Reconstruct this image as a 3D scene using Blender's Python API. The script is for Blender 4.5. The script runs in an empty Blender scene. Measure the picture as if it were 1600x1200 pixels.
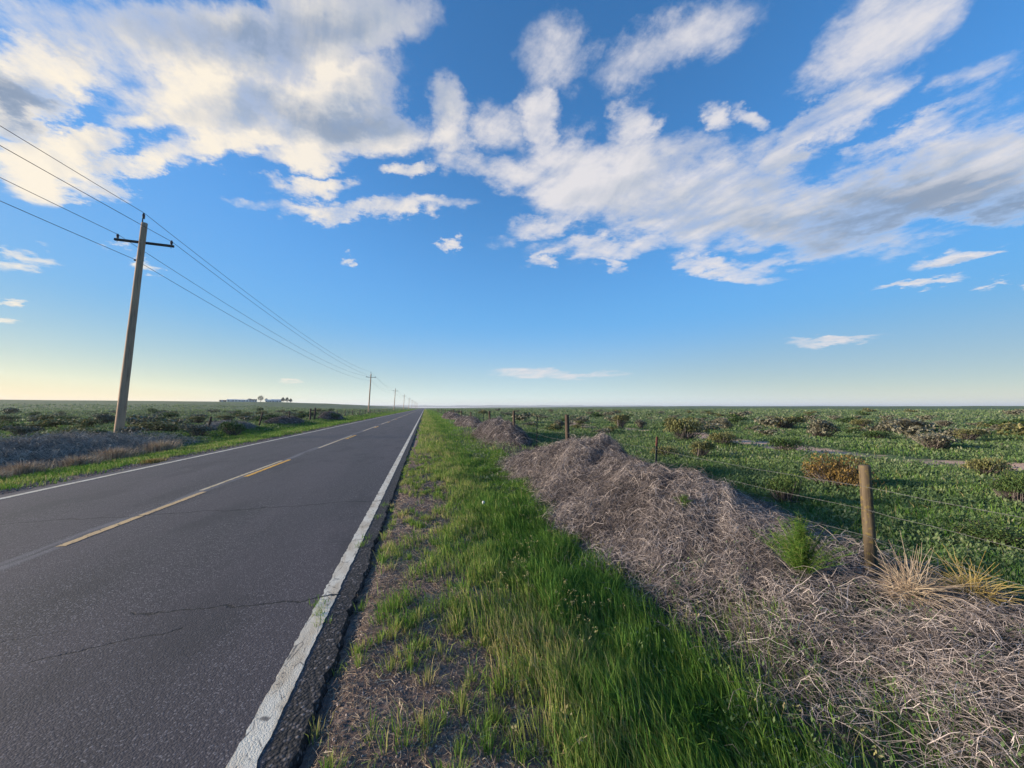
import bpy, math, random
import numpy as np
from math import radians as RD, sin, cos, pi

random.seed(7)
rng = np.random.default_rng(11)
sc = bpy.context.scene
COL = sc.collection

# ------------------------------------------------------------------ camera, sun, sky
EYE = 1.65
cam = bpy.data.objects.new('camera', bpy.data.cameras.new('camera'))
COL.objects.link(cam)
cam.location = (0, 0, EYE)
cam.rotation_euler = (RD(90 + 3.53), 0, RD(-12.75))
cam.data.sensor_width = 36
cam.data.lens = 13.5
cam.data.clip_start = 0.05
cam.data.clip_end = 80000
sc.camera = cam
sc.view_settings.view_transform = 'Standard'
sc.view_settings.look = 'None'
sc.view_settings.gamma = 1
sc.view_settings.use_curve_mapping = False
sc.view_settings.exposure = 1.6
sc.cycles.max_bounces = 6
sc.cycles.volume_bounces = 0
sc.cycles.transparent_max_bounces = 8
sc.cycles.use_denoising = True

SUN_EL, SUN_AZ = 12.0, -78.0        # degrees; azimuth clockwise from the road's direction (+Y)
sun = bpy.data.objects.new('sun', bpy.data.lights.new('sun', 'SUN'))
COL.objects.link(sun)
sun.data.energy = 3.1
sun.data.angle = RD(10)
sun.data.color = (1.0, 0.84, 0.66)
sun.rotation_euler = (RD(90 - SUN_EL), 0, RD(180 - SUN_AZ))

CLOUDS = [(-3.928,2.21,0.434,0.26,0.664,1.0),(-3.658,2.512,0.457,0.166,0.813,1.0),(-3.286,2.479,0.647,0.154,0.597,1.0),(-2.588,2.934,0.933,0.18,0.46,1.0),(-1.932,3.245,1.121,0.253,0.288,1.1),(-2.978,3.108,0.62,0.157,0.408,1.0),(-2.019,3.554,1.56,0.39,0.313,1.2),(-0.91,3.583,0.992,0.267,0.104,1.0),(-1.666,3.104,0.469,0.153,0.268,0.9),(-4.135,2.602,0.382,0.222,0.794,1.2),(-1.462,2.823,0.48,0.117,0.222,0.8),(-0.864,2.618,1.419,0.143,0.108,0.95),(-0.272,3.182,0.353,0.099,0.13,0.82),(0.403,3.755,0.456,0.361,-0.454,0.9),(1.075,3.786,0.399,0.324,0.038,0.7),(1.654,3.781,0.49,0.36,-1.09,1.0),(1.275,3.197,1.128,0.282,-0.15,0.9),(2.541,3.134,1.514,0.543,-0.113,1.1),(3.687,2.751,1.53,0.62,-0.349,1.1),(2.057,2.714,1.07,0.181,0.262,0.8),(2.804,2.292,1.404,0.181,-0.006,0.8),(1.811,2.205,0.427,0.105,0.272,0.82),(2.845,2.055,0.322,0.099,-0.487,0.77),(3.108,3.644,0.415,0.309,0.645,0.9),(4.116,3.5,0.228,0.185,-0.938,0.87),(4.486,3.325,0.259,0.139,-0.786,0.82),(4.612,2.965,0.266,0.198,0.083,0.8),(4.32,2.883,0.177,0.088,-0.167,0.82),(5.108,2.957,0.697,0.238,0.473,1.1),(5.494,2.995,0.539,0.246,0.273,0.9),(5.866,2.104,1.151,0.394,0.1,1.1),(6.359,2.207,0.679,0.436,0.294,1.15),(4.977,2.14,1.125,0.395,-0.39,1.05),(5.568,1.726,0.676,0.101,-0.044,0.7),(6.571,1.869,0.396,0.261,-0.212,1.1),(6.128,2.643,0.694,0.118,0.166,0.7),(4.207,1.797,0.578,0.12,-0.38,0.82),(4.667,1.76,0.399,0.106,-0.007,0.72),(6.174,1.433,0.3,0.074,0.027,0.8),(6.358,1.429,0.173,0.042,0.105,0.82),(5.941,1.219,0.309,0.052,0.002,0.87),(6.421,1.128,0.091,0.029,-0.117,0.72),(6.594,1.057,0.07,0.045,-0.17,0.82),(5.28,0.761,0.439,0.044,-0.02,0.87),(-4.021,1.32,0.2,0.1,0.24,0.8),(-3.213,1.503,0.175,0.053,-0.099,0.77),(-4.03,0.784,0.12,0.029,0.098,0.82),(-4.051,0.918,0.093,0.028,0.224,0.72),(0.343,2.355,0.128,0.087,0.707,0.82),(1.562,0.505,0.592,0.076,-0.005,0.77),(2.271,0.479,0.65,0.056,0.038,0.67),(-1.713,0.323,0.144,0.029,0.032,0.72),(-1.073,1.981,0.075,0.056,0.272,0.67),(-2.249,3.923,2.152,0.396,0.342,1.1),(1.879,4.428,0.7,0.38,-0.072,0.77),(3.659,4.296,1.097,0.255,0.033,0.64),(5.847,3.541,0.631,0.349,0.218,0.82),(-3.98,3.081,0.537,0.241,0.654,1.0),(6.591,2.852,0.425,0.2,-0.159,0.8)]
GREY = [(-4.155,2.641,0.365,0.216,0.841,1.05),(-1.33,3.588,1.58,0.27,0.232,0.9),(-0.289,3.903,0.846,0.242,0.144,0.8),(3.601,2.655,1.276,0.327,-0.255,0.6),(5.863,2.043,1.348,0.476,0.036,1.0),(6.529,1.775,0.472,0.235,-0.104,1.3),(4.785,2.188,1.171,0.405,-0.355,0.75),(-2.044,4.043,2.244,0.297,0.315,0.9),(4.175,3.034,1.248,0.26,-0.248,0.35),(6.172,1.391,0.25,0.043,0.038,0.5),(4.732,2.551,0.747,0.439,0.228,0.6)]


class NT:
    """short hand for building node trees"""
    def __init__(s, tree):
        s.t = tree
        for n in list(tree.nodes):
            tree.nodes.remove(n)

    def n(s, typ, ins=None, **props):
        nd = s.t.nodes.new(typ)
        for k, v in props.items():
            setattr(nd, k, v)
        for k, v in (ins or {}).items():
            s.set(nd.inputs[k], v)
        return nd

    def set(s, sock, v):
        if isinstance(v, bpy.types.NodeSocket):
            s.t.links.new(v, sock)
        elif isinstance(v, bpy.types.Node):
            s.t.links.new(v.outputs[0], sock)
        else:
            if sock.type == 'RGBA' and len(v) == 3:
                v = (*v, 1)
            sock.default_value = v

    def m(s, op, a, b=0.0, c=0.0, clamp=False):
        nd = s.n('ShaderNodeMath', {0: a, 1: b, 2: c}, operation=op)
        nd.use_clamp = clamp
        return nd.outputs[0]

    def v(s, op, a, b=(0, 0, 0), scale=None):
        nd = s.n('ShaderNodeVectorMath', {0: a, 1: b}, operation=op)
        if scale is not None:
            s.set(nd.inputs['Scale'], scale)
        return nd.outputs['Value'] if op in ('DOT_PRODUCT', 'LENGTH', 'DISTANCE') else nd.outputs[0]

    def ss(s, x, lo, hi, a=0.0, b=1.0):
        return s.n('ShaderNodeMapRange', {0: x, 1: lo, 2: hi, 3: a, 4: b}, interpolation_type='SMOOTHSTEP').outputs[0]

    def noise(s, vec, scale, detail=4.0, rough=0.55, dist=0.0, color=False):
        nd = s.n('ShaderNodeTexNoise', {'Vector': vec, 'Scale': scale, 'Detail': detail, 'Roughness': rough, 'Distortion': dist})
        return nd.outputs['Color' if color else 0]

    def mix(s, f, a, b, blend='MIX'):
        nd = s.n('ShaderNodeMix', {}, data_type='RGBA', blend_type=blend)
        s.set(nd.inputs[0], f); s.set(nd.inputs[6], a); s.set(nd.inputs[7], b)
        return nd.outputs[2]

    def ramp(s, f, stops):
        nd = s.n('ShaderNodeValToRGB', {0: f})
        e = nd.color_ramp.elements
        while len(e) < len(stops):
            e.new(0.5)
        for q, (p, c) in zip(e, stops):
            q.position = p; q.color = (*c, 1)
        return nd.outputs[0]


world = bpy.data.worlds.new('World')
sc.world = world
world.use_nodes = True
w = NT(world.node_tree)
tc = w.n('ShaderNodeTexCoord').outputs['Generated']
sky = w.n('ShaderNodeTexSky', sky_type='NISHITA', sun_disc=False, sun_elevation=RD(SUN_EL), sun_rotation=RD(SUN_AZ),
          altitude=1400, air_density=1.0, dust_density=1.2, ozone_density=3.0)
dirn = w.v('NORMALIZE', tc)
xyz = w.n('ShaderNodeSeparateXYZ', {0: dirn})
X, Y, Z = xyz.outputs
K = 18 / pi
az = w.m('MULTIPLY', w.m('ARCTAN2', X, Y), K)
el = w.m('MULTIPLY', w.m('ARCSINE', Z), K)
# flat cloud layer coordinates give the perspective of the fine structure
zc = w.m('ADD', w.m('MAXIMUM', Z, 0.0), 0.12)
pl = w.n('ShaderNodeCombineXYZ', {0: w.m('DIVIDE', X, zc), 1: w.m('DIVIDE', Y, zc), 2: 0.0}).outputs[0]
# streaks run with the wind, from far left ahead to near right
stm = w.n('ShaderNodeMapping', {0: pl, 2: (0, 0, RD(-72)), 3: (2.1, 1.0, 1.0)}, vector_type='TEXTURE').outputs[0]
warpn = w.noise(pl, 2.6, 7.0, 0.66, color=True)
warp = w.v('MULTIPLY', w.v('SUBTRACT', warpn, (0.5, 0.5, 0.5)), (1.7, 1.05, 0.0))
elfade = w.ss(el, 0.2, 2.5, 0.25, 1.0)
P = w.v('ADD', w.n('ShaderNodeCombineXYZ', {0: az, 1: el, 2: 0.0}).outputs[0], w.v('SCALE', warp, scale=elfade))


def blobs(rows, start):
    acc = start
    for (u, v, a, b, ang, wt) in rows:
        q = w.n('ShaderNodeMapping', {0: P, 1: (u, v, 0), 2: (0, 0, ang), 3: (a * 1.18, b * 1.18, 1)}, vector_type='TEXTURE').outputs[0]
        d = w.v('DOT_PRODUCT', q, q)
        acc = w.m('MAXIMUM', acc, w.m('MULTIPLY_ADD', d, -wt, wt))
    return acc


M = blobs(CLOUDS, -1.0)
Gm = blobs(GREY, 0.0)
f1 = w.noise(stm, 3.6, 9.0, 0.62, 0.4)
f2 = w.noise(pl, 8.0, 7.0, 0.66)
fb = w.m('ADD', w.m('MULTIPLY', f1, 0.6), w.m('MULTIPLY', f2, 0.4))
Mc = w.m('MULTIPLY', w.m('MINIMUM', M, 0.85), 1.3)
dens = w.m('MULTIPLY_ADD', w.m('SUBTRACT', fb, 0.5), w.ss(el, 0.3, 2.4, 2.6, 3.9), w.m('SUBTRACT', Mc, 0.18))
alpha = w.ss(dens, -0.10, 1.2)
thick = w.ss(dens, 0.2, 0.95)
shade = w.m('ADD', w.m('MULTIPLY', w.m('MINIMUM', Gm, 1.0), 1.15), w.m('MULTIPLY', w.m('SUBTRACT', w.noise(stm, 4.0, 5.0, 0.5), 0.5), 0.8))
stm2 = w.v('ADD', stm, (0.030, -0.045, 0.0))
rel = w.m('SUBTRACT', w.noise(stm2, 3.6, 6.0, 0.55, 0.4), w.noise(stm, 3.6, 6.0, 0.55, 0.4))
shade = w.m('ADD', shade, w.m('MULTIPLY', rel, 2.6), clamp=True)
sunside = w.ss(az, -3.5, 2.5, 1.0, 0.0)
white = w.mix(sunside, (0.78, 0.76, 0.78), (1.0, 0.90, 0.74))
greyc = w.mix(w.ss(Gm, 0.55, 1.05), (0.44, 0.50, 0.60), (0.27, 0.34, 0.46))
ccol = w.mix(w.m('MULTIPLY', shade, thick), white, greyc)
# thin edges take the sky's own colour, hence the alpha
CLOUD_GAIN = 3.35
cc = w.v('SCALE', ccol, scale=CLOUD_GAIN)
# air near the horizon: paler and creamier, and the glow round the low sun kept below white
skyc = w.n('ShaderNodeHueSaturation', {'Color': sky.outputs[0], 'Saturation': w.ss(el, 0.0, 1.3, 0.80, 1.14), 'Value': 1.0}).outputs[0]
skyc = w.mix(1.0, skyc, w.mix(w.ss(el, 0.0, 1.5), w.mix(w.ss(az, -4.5, -1.0), (1.0, 0.98, 1.02), w.mix(w.ss(az, 1.5, 5.0), (0.91, 0.97, 1.15), (0.84, 0.93, 1.24))), w.mix(w.ss(el, 1.5, 3.6), (0.86, 1.0, 1.02), (0.74, 0.93, 0.98))), 'MULTIPLY')
sp = w.n('ShaderNodeSeparateColor', {0: skyc})
Lm = w.m('MAXIMUM', w.m('MAXIMUM', sp.outputs[0], sp.outputs[1]), sp.outputs[2])
q4 = w.m('POWER', w.m('DIVIDE', Lm, 2.95), 6.0)
kf = w.m('POWER', w.m('ADD', q4, 1.0), -0.1667)
skyc = w.v('SCALE', skyc, scale=kf)
glow = w.m('MULTIPLY', w.ss(Lm, 2.6, 6.0), w.ss(el, 0.0, 1.5, 1.0, 0.15))
skyc = w.mix(glow, skyc, w.mix(1.0, skyc, (1.15, 0.955, 0.69), 'MULTIPLY'))
al = w.m('MULTIPLY', w.m('MULTIPLY', alpha, 0.97), w.ss(Z, 0.0, 0.03))
bg = w.n('ShaderNodeBackground', {0: w.mix(al, skyc, cc), 1: 0.10})
w.n('ShaderNodeOutputWorld', {0: bg})


# ------------------------------------------------------------------ helpers
def tag(o, label=None, cat=None, group=None, kind=None):
    if label: o['label'] = label
    if cat: o['category'] = cat
    if group: o['group'] = group
    if kind: o['kind'] = kind
    return o


def empty(name, loc=(0, 0, 0), rz=0.0):
    o = bpy.data.objects.new(name, None)
    COL.objects.link(o); o.location = loc; o.rotation_euler = (0, 0, rz)
    o.empty_display_size = 0.2
    return o


def link(name, me, parent=None, loc=(0, 0, 0)):
    o = bpy.data.objects.new(name, me)
    COL.objects.link(o); o.location = loc
    if parent: o.parent = parent
    return o


def mesh(name, V, faces, mat=None, tint=None, smooth=False):
    """faces: list of (n,k) integer arrays; tint: one float per vertex"""
    me = bpy.data.meshes.new(name)
    V = np.ascontiguousarray(V, dtype=np.float32).reshape(-1, 3)
    faces = [np.asarray(f, dtype=np.int32) for f in faces if len(f)]
    tot = np.concatenate([np.full(len(f), f.shape[1], np.int32) for f in faces])
    idx = np.concatenate([f.ravel() for f in faces])
    me.vertices.add(len(V)); me.vertices.foreach_set('co', V.ravel())
    me.loops.add(len(idx)); me.loops.foreach_set('vertex_index', idx)
    me.polygons.add(len(tot))
    st = np.concatenate([[0], np.cumsum(tot)[:-1]]).astype(np.int32)
    me.polygons.foreach_set('loop_start', st)
    me.polygons.foreach_set('use_smooth', np.full(len(tot), smooth, bool))
    if tint is not None:
        at = me.attributes.new('tint', 'FLOAT', 'POINT')
        at.data.foreach_set('value', np.ascontiguousarray(tint, dtype=np.float32).ravel())
    me.update(calc_edges=True)
    me.validate()
    if mat: me.materials.append(mat)
    return me


def blades(B, h, wd, az_, lean, tint):
    """curved grass blades: 5 vertices each"""
    n = len(B)
    lx, ly = np.cos(az_), np.sin(az_)
    px, py = -ly, lx
    ph = rng.uniform(0, 2 * pi, n)
    px, py = np.cos(ph), np.sin(ph)
    V = np.zeros((n, 5, 3))
    side = np.stack([px, py, np.zeros(n)], 1) * wd[:, None] * 0.5
    ld = np.stack([lx, ly, np.zeros(n)], 1)
    up = np.array([0, 0, 1.0])
    mid = B + up * (h * 0.6)[:, None] + ld * (lean * h * 0.35)[:, None]
    tip = B + up * (h * (1 - 0.25 * lean))[:, None] + ld * (lean * h)[:, None]
    V[:, 0] = B - side; V[:, 1] = B + side; V[:, 2] = mid + side * 0.8; V[:, 3] = mid - side * 0.8; V[:, 4] = tip
    b = np.arange(n)[:, None] * 5
    return V.reshape(-1, 3), [b + [0, 1, 2, 3], b + [3, 2, 4]], np.repeat(tint, 5)


def leaves(Cn, size, up, tint):
    """folded leaf quads at random bearing; up = how steeply they rise (radians)"""
    n = len(Cn)
    a = rng.uniform(0, 2 * pi, n)
    d = np.stack([np.cos(a) * np.cos(up), np.sin(a) * np.cos(up), np.sin(up)], 1)
    s = np.stack([-np.sin(a), np.cos(a), rng.uniform(-.5, .5, n)], 1)
    V = np.zeros((n, 4, 3))
    L = size[:, None]
    V[:, 0] = Cn - d * L * 0.5
    V[:, 1] = Cn + s * L * 0.22
    V[:, 2] = Cn + d * L * 0.5
    V[:, 3] = Cn - s * L * 0.22
    b = np.arange(n)[:, None] * 4
    return V.reshape(-1, 3), [b + [0, 1, 2], b + [0, 2, 3]], np.repeat(tint, 4)


def tubes(Pth, r, sides=3, tint=None):
    """Pth (n,k,3) paths, r (n,) or (n,k) radius"""
    n, k, _ = Pth.shape
    if r.ndim == 1: r = np.repeat(r[:, None], k, 1) * np.linspace(1.0, 0.45, k)[None]
    T = np.gradient(Pth, axis=1)
    T /= np.linalg.norm(T, axis=2, keepdims=True) + 1e-9
    ref = np.where(np.abs(T[..., 2:3]) > 0.9, np.array([1.0, 0, 0]), np.array([0, 0, 1.0]))
    A = np.cross(T, ref); A /= np.linalg.norm(A, axis=2, keepdims=True) + 1e-9
    Bn = np.cross(T, A)
    ang = np.arange(sides) * 2 * pi / sides
    V = Pth[:, :, None] + r[:, :, None, None] * (A[:, :, None] * np.cos(ang)[:, None] + Bn[:, :, None] * np.sin(ang)[:, None])
    base = (np.arange(n) * k * sides)[:, None, None]
    i = np.arange(k - 1)[None, :, None] * sides
    j = np.arange(sides)[None, None, :]
    j2 = (j + 1) % sides
    F = np.stack([base + i + j, base + i + j2, base + i + sides + j2, base + i + sides + j], -1).reshape(-1, 4)
    tt = None if tint is None else np.repeat(tint, k * sides)
    return V.reshape(-1, 3), [F], tt


def joinm(parts):
    Vs, F3, F4, Ts, off = [], [], [], [], 0
    for V, Fs, T in parts:
        Vs.append(V); Ts.append(T if T is not None else np.full(len(V), .5))
        for f in Fs:
            (F3 if f.shape[1] == 3 else F4).append(f + off)
        off += len(V)
    out = []
    if F3: out.append(np.concatenate(F3))
    if F4: out.append(np.concatenate(F4))
    return np.concatenate(Vs), out, np.concatenate(Ts)


def boxm(c, s, rz=0.0):
    c = np.array(c, float); s = np.array(s, float) / 2
    V = np.array([[x, y, z] for x in (-1, 1) for y in (-1, 1) for z in (-1, 1)], float) * s
    R_ = np.array([[cos(rz), sin(rz), 0], [-sin(rz), cos(rz), 0], [0, 0, 1]])
    V = V @ R_ + c
    F = np.array([[0, 1, 3, 2], [4, 6, 7, 5], [0, 4, 5, 1], [2, 3, 7, 6], [0, 2, 6, 4], [1, 5, 7, 3]])
    return V, [F], np.full(8, .5)


def lathe(prof, sides=16, wob=0.0, cap=True, base=(0, 0, 0), top=None):
    """prof: [(radius, z)], a round body; wob roughens it; leans from base to top when given"""
    k = len(prof)
    V = []
    H_ = prof[-1][1]
    ph = rng.uniform(0, 6, 4)
    for (r, z) in prof:
        for j in range(sides):
            a = 2 * pi * j / sides
            rr = r * (1 + wob * (sin(2 * a + ph[0]) * .5 + sin(3 * a + z * 2 + ph[1]) * .4 + rng.normal() * .35))
            V.append([base[0] + rr * cos(a), base[1] + rr * sin(a), base[2] + z])
    V = np.array(V, float)
    if top is not None:
        f = (V[:, 2] - base[2])[:, None] / H_
        V[:, :2] += f * (np.array(top, float) - np.array(base[:2], float))
    F = []
    for i in range(k - 1):
        for j in range(sides):
            j2 = (j + 1) % sides
            F.append([i * sides + j, i * sides + j2, (i + 1) * sides + j2, (i + 1) * sides + j])
    T3 = []
    if cap:
        for i, fl in ((0, True), (k - 1, False)):
            c = len(V); V = np.vstack([V, V[i * sides:(i + 1) * sides].mean(0)])
            for j in range(sides):
                j2 = (j + 1) % sides
                T3.append([c, i * sides + j2, i * sides + j] if fl else [c, i * sides + j, i * sides + j2])
    Fs = [np.array(F)]
    if T3: Fs.append(np.array(T3))
    return V, Fs, np.full(len(V), .5)


# ------------------------------------------------------------------ terrain height
def smooth(x, a, b):
    t = np.clip((x - a) / (b - a), 0, 1)
    return t * t * (3 - 2 * t)


def vn(x, y, s, seed=0):
    """cheap smooth noise, about -1..1"""
    x = np.asarray(x, float) / s + seed * 7.31; y = np.asarray(y, float) / s - seed * 3.7
    return (np.sin(x * 1.7 + np.sin(y * 1.3 + seed) * 1.4) * np.cos(y * 1.9 - np.sin(x * 1.1) * 1.2)
            + .5 * np.sin(x * 3.9 + y * 2.3 + 1.7 * seed) * np.cos(y * 4.3 - x * 1.9)
            + .3 * np.sin(x * 8.1 - y * 6.7 + seed)) / 1.5


def ground_z(x, y):
    x = np.asarray(x, float); y = np.asarray(y, float)
    r = np.hypot(x, y)
    out_r = smooth(x, -0.58, -0.42); out_l = smooth(-x, 7.75, 8.6)
    z = np.full(np.broadcast(x, y).shape, -0.07)
    z = z + 0.060 * out_r + 0.045 * out_l
    z = z - 0.17 * np.exp(-((x - 1.9) / 1.0) ** 2) - 0.22 * np.exp(-((x + 11.2) / 1.7) ** 2)
    z = z + 0.05 * smooth(x, 2.2, 3.8) + 0.12 * smooth(-x, 12, 15)
    side = smooth(x, 0.2, 2.0) + smooth(-x, 8.7, 11)
    z = z + side * (0.025 * vn(x, y, .5, 1) + 0.05 * vn(x, y, 2.3, 2))
    z = z + (smooth(x, 5, 12) + smooth(-x, 15, 24)) * 0.12 * vn(x, y, 9, 3)
    far = smooth(r, 100, 400) * (smooth(x, 30, 120) + smooth(-x, 30, 120))
    z = z + far * 0.5 * vn(x, y, 70, 4)
    z = z + smooth(-x, 60, 190) * smooth(r, 250, 620) * (9.3 + 0.7 * vn(x, y, 240, 5))
    z = z + smooth(x, 130, 520) * smooth(r, 300, 950) * (4.2 + 0.4 * vn(x, y, 300, 6))
    return z


DY = [-3, 0, 2, 3, 3.6, 4.3, 5.4, 6.5, 7.4, 8.4, 9.2, 10.2, 10.95, 11.6, 12.2, 12.8]
DH = [.03, .035, .04, .045, .17, .40, .50, .44, .60, .84, .76, .46, .32, .22, .08, .0]


def drift_main(x, y):
    h = np.interp(y, DY, DH)
    lo = 1.75 + 0.25 * vn(x, y, 1.3, 8) + 0.25 * smooth(y, 5, 9)
    cr = 3.75 + 0.25 * np.sin(y * .9)
    p = smooth(x, lo, cr) ** 0.8 * (1 - smooth(x, cr + .1, 5.0 + 0.25 * vn(y, x, 1.1, 3)))
    n = .98 + 0.20 * vn(x, y, .83, 9) + 0.06 * vn(x, y, .29, 4)
    return h * p * n + 0.03 * p * vn(x, y, .47, 5)


def drift_gauss(cx, cy, sx, sy, h, seed):
    def f(x, y):
        q = 1 - ((x - cx) / sx) ** 2 - ((y - cy) / sy) ** 2
        p = np.clip(q, 0, 1) ** 0.75
        return h * p * (1 + .25 * vn(x, y, .9, seed) + .15 * vn(x, y, .35, seed + 1))
    return f


# ------------------------------------------------------------------ materials
def newmat(name):
    m = bpy.data.materials.new(name)
    m.use_nodes = True
    return m, NT(m.node_tree)


def tint_mat(name, stops, rough=0.75, trans=0.0, noise_scale=None, spec=0.3):
    m, t = newmat(name)
    a = t.n('ShaderNodeAttribute', attribute_name='tint').outputs['Fac']
    if noise_scale:
        pos = t.n('ShaderNodeTexCoord').outputs['Object']
        nz = t.noise(pos, noise_scale, 3.0)
        a = t.m('ADD', a, t.m('MULTIPLY', t.m('SUBTRACT', nz, 0.5), 0.5), clamp=True)
    c = t.ramp(a, stops)
    p = t.n('ShaderNodeBsdfPrincipled', {'Base Color': c, 'Roughness': rough, 'Specular IOR Level': spec})
    out = p
    if trans:
        tr = t.n('ShaderNodeBsdfTranslucent', {'Color': c})
        out = t.n('ShaderNodeMixShader', {0: trans, 1: p, 2: tr})
    t.n('ShaderNodeOutputMaterial', {0: out})
    return m


M_GRASS = tint_mat('green_grass', [(0, (.030, .085, .014)), (.35, (.065, .170, .020)), (.62, (.135, .245, .034)), (.82, (.25, .30, .07)), (1, (.44, .36, .17))], trans=.3)
M_WEED = tint_mat('leafy_weeds', [(0, (.072, .115, .048)), (.4, (.112, .178, .066)), (.75, (.165, .225, .088)), (1, (.28, .29, .16))], trans=.3)
M_SAGE = tint_mat('grey_green_weeds', [(0, (.07, .10, .055)), (.5, (.13, .17, .09)), (1, (.24, .24, .16))], trans=.15)
M_TWIG = tint_mat('dead_twigs', [(0, (.038, .031, .030)), (.4, (.125, .104, .098)), (.75, (.30, .256, .238)), (1, (.56, .49, .45))], rough=.85)
M_TWIGG = tint_mat('grey_twigs', [(0, (.075, .072, .068)), (.5, (.24, .225, .205)), (1, (.50, .45, .38))], rough=.9)
M_STRAW = tint_mat('straw', [(0, (.15, .10, .07)), (.6, (.36, .27, .19)), (1, (.58, .48, .34))], rough=.8, trans=.1)
M_SEED = tint_mat('seed_head', [(0, (.14, .15, .05)), (.6, (.27, .25, .10)), (1, (.40, .34, .17))], rough=.8, trans=.2)
M_YEL = tint_mat('yellow_stalks', [(0, (.18, .12, .03)), (.6, (.36, .26, .08)), (1, (.52, .42, .18))], rough=.8, trans=.1)
M_OLIVE = tint_mat('olive_shrub', [(0, (.070, .078, .030)), (.45, (.150, .160, .058)), (.8, (.27, .24, .10)), (1, (.38, .29, .16))], trans=.1)
M_OCHRE = tint_mat('ochre_shrub', [(0, (.05, .038, .016)), (.4, (.16, .105, .032)), (.8, (.27, .175, .05)), (1, (.34, .26, .09))], trans=.1)
M_GREENSH = tint_mat('green_shrub', [(0, (.022, .050, .020)), (.5, (.055, .105, .032)), (.85, (.15, .20, .045)), (1, (.32, .32, .07))], trans=.15)
M_GREYSH = tint_mat('grey_brown_shrub', [(0, (.080, .078, .056)), (.5, (.175, .17, .115)), (1, (.32, .28, .20))])
M_STONE = tint_mat('gravel_stones', [(0, (.08, .06, .052)), (.5, (.20, .145, .12)), (1, (.42, .34, .29))], rough=.9)


def wood_mat(name, dark, light, warm, scale=1.0, mossy=False):
    m, t = newmat(name)
    pos = t.n('ShaderNodeTexCoord').outputs['Object']
    st = t.n('ShaderNodeMapping', {0: pos, 3: (26 * scale, 26 * scale, 1.6 * scale)}).outputs[0]
    g = t.noise(st, 1.0, 7.0, 0.62, 0.4)
    big = t.noise(pos, 2.2 * scale, 4.0)
    c = t.ramp(g, [(.28, dark), (.5, light), (.75, warm)])
    c = t.mix(t.ss(big, .35, .7, 0, .45), c, warm)
    crack = t.ss(t.noise(t.n('ShaderNodeMapping', {0: pos, 3: (60 * scale, 60 * scale, 1.1 * scale)}).outputs[0], 1.0, 3.0), .62, .70)
    c = t.mix(t.m('MULTIPLY', crack, .8), c, tuple(q * .35 for q in dark))
    if mossy:
        c = t.mix(t.ss(t.noise(pos, 30, 4), .52, .66, 0, .6), c, (.20, .15, .045))
    bmp = t.n('ShaderNodeBump', {'Height': t.m('SUBTRACT', g, t.m('MULTIPLY', crack, 1.2)), 'Strength': .5, 'Distance': .01})
    p = t.n('ShaderNodeBsdfPrincipled', {'Base Color': c, 'Roughness': .85, 'Normal': bmp, 'Specular IOR Level': .2})
    t.n('ShaderNodeOutputMaterial', {0: p})
    return m


M_POST = wood_mat('weathered_post_wood', (.034, .026, .018), (.095, .072, .047), (.175, .135, .088), 1.0, True)
M_POSTD = wood_mat('dark_post_wood', (.030, .022, .017), (.07, .050, .040), (.12, .085, .065))
M_POLE = wood_mat('utility_pole_wood', (.22, .145, .10), (.38, .26, .185), (.50, .33, .21), .5)


def plain(name, col, rough=.6, metal=0.0, var=.3, sc_=20):
    m, t = newmat(name)
    pos = t.n('ShaderNodeTexCoord').outputs['Object']
    nz = t.noise(pos, sc_, 4.0)
    c = t.mix(t.ss(nz, .3, .7), tuple(q * (1 - var) for q in col), tuple(min(1, q * (1 + var)) for q in col))
    p = t.n('ShaderNodeBsdfPrincipled', {'Base Color': c, 'Roughness': rough, 'Metallic': metal})
    t.n('ShaderNodeOutputMaterial', {0: p})
    return m


M_ARM = plain('creosoted_wood', (.035, .030, .028), .85)
M_INS = plain('brown_porcelain', (.045, .035, .035), .25)
M_IRON = plain('dark_iron', (.05, .05, .055), .5, .6)
M_CABLE = plain('power_cable', (.03, .033, .038), .6)
M_GALV = plain('galvanised_wire', (.12, .125, .12), .6, .3)
M_TPOST = plain('dark_green_steel', (.025, .03, .028), .6, .2)
M_RED = plain('red_paint', (.20, .05, .035), .7)
M_WHITE = plain('white_siding', (.88, .82, .72), .6, 0, .05)
M_ROOF = plain('grey_metal_roof', (.50, .51, .53), .5)
M_DROOF = plain('dark_roof', (.07, .065, .07), .8)
M_PAPER = plain('white_paper', (.62, .62, .60), .6, 0, .06)
M_BARK = plain('bark', (.08, .06, .045), .9)
M_CROWN = tint_mat('tree_leaves', [(0, (.015, .035, .02)), (.6, (.04, .075, .035)), (1, (.09, .11, .05))])
M_CROWNO = tint_mat('russet_leaves', [(0, (.10, .06, .03)), (1, (.25, .16, .08))])

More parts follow.
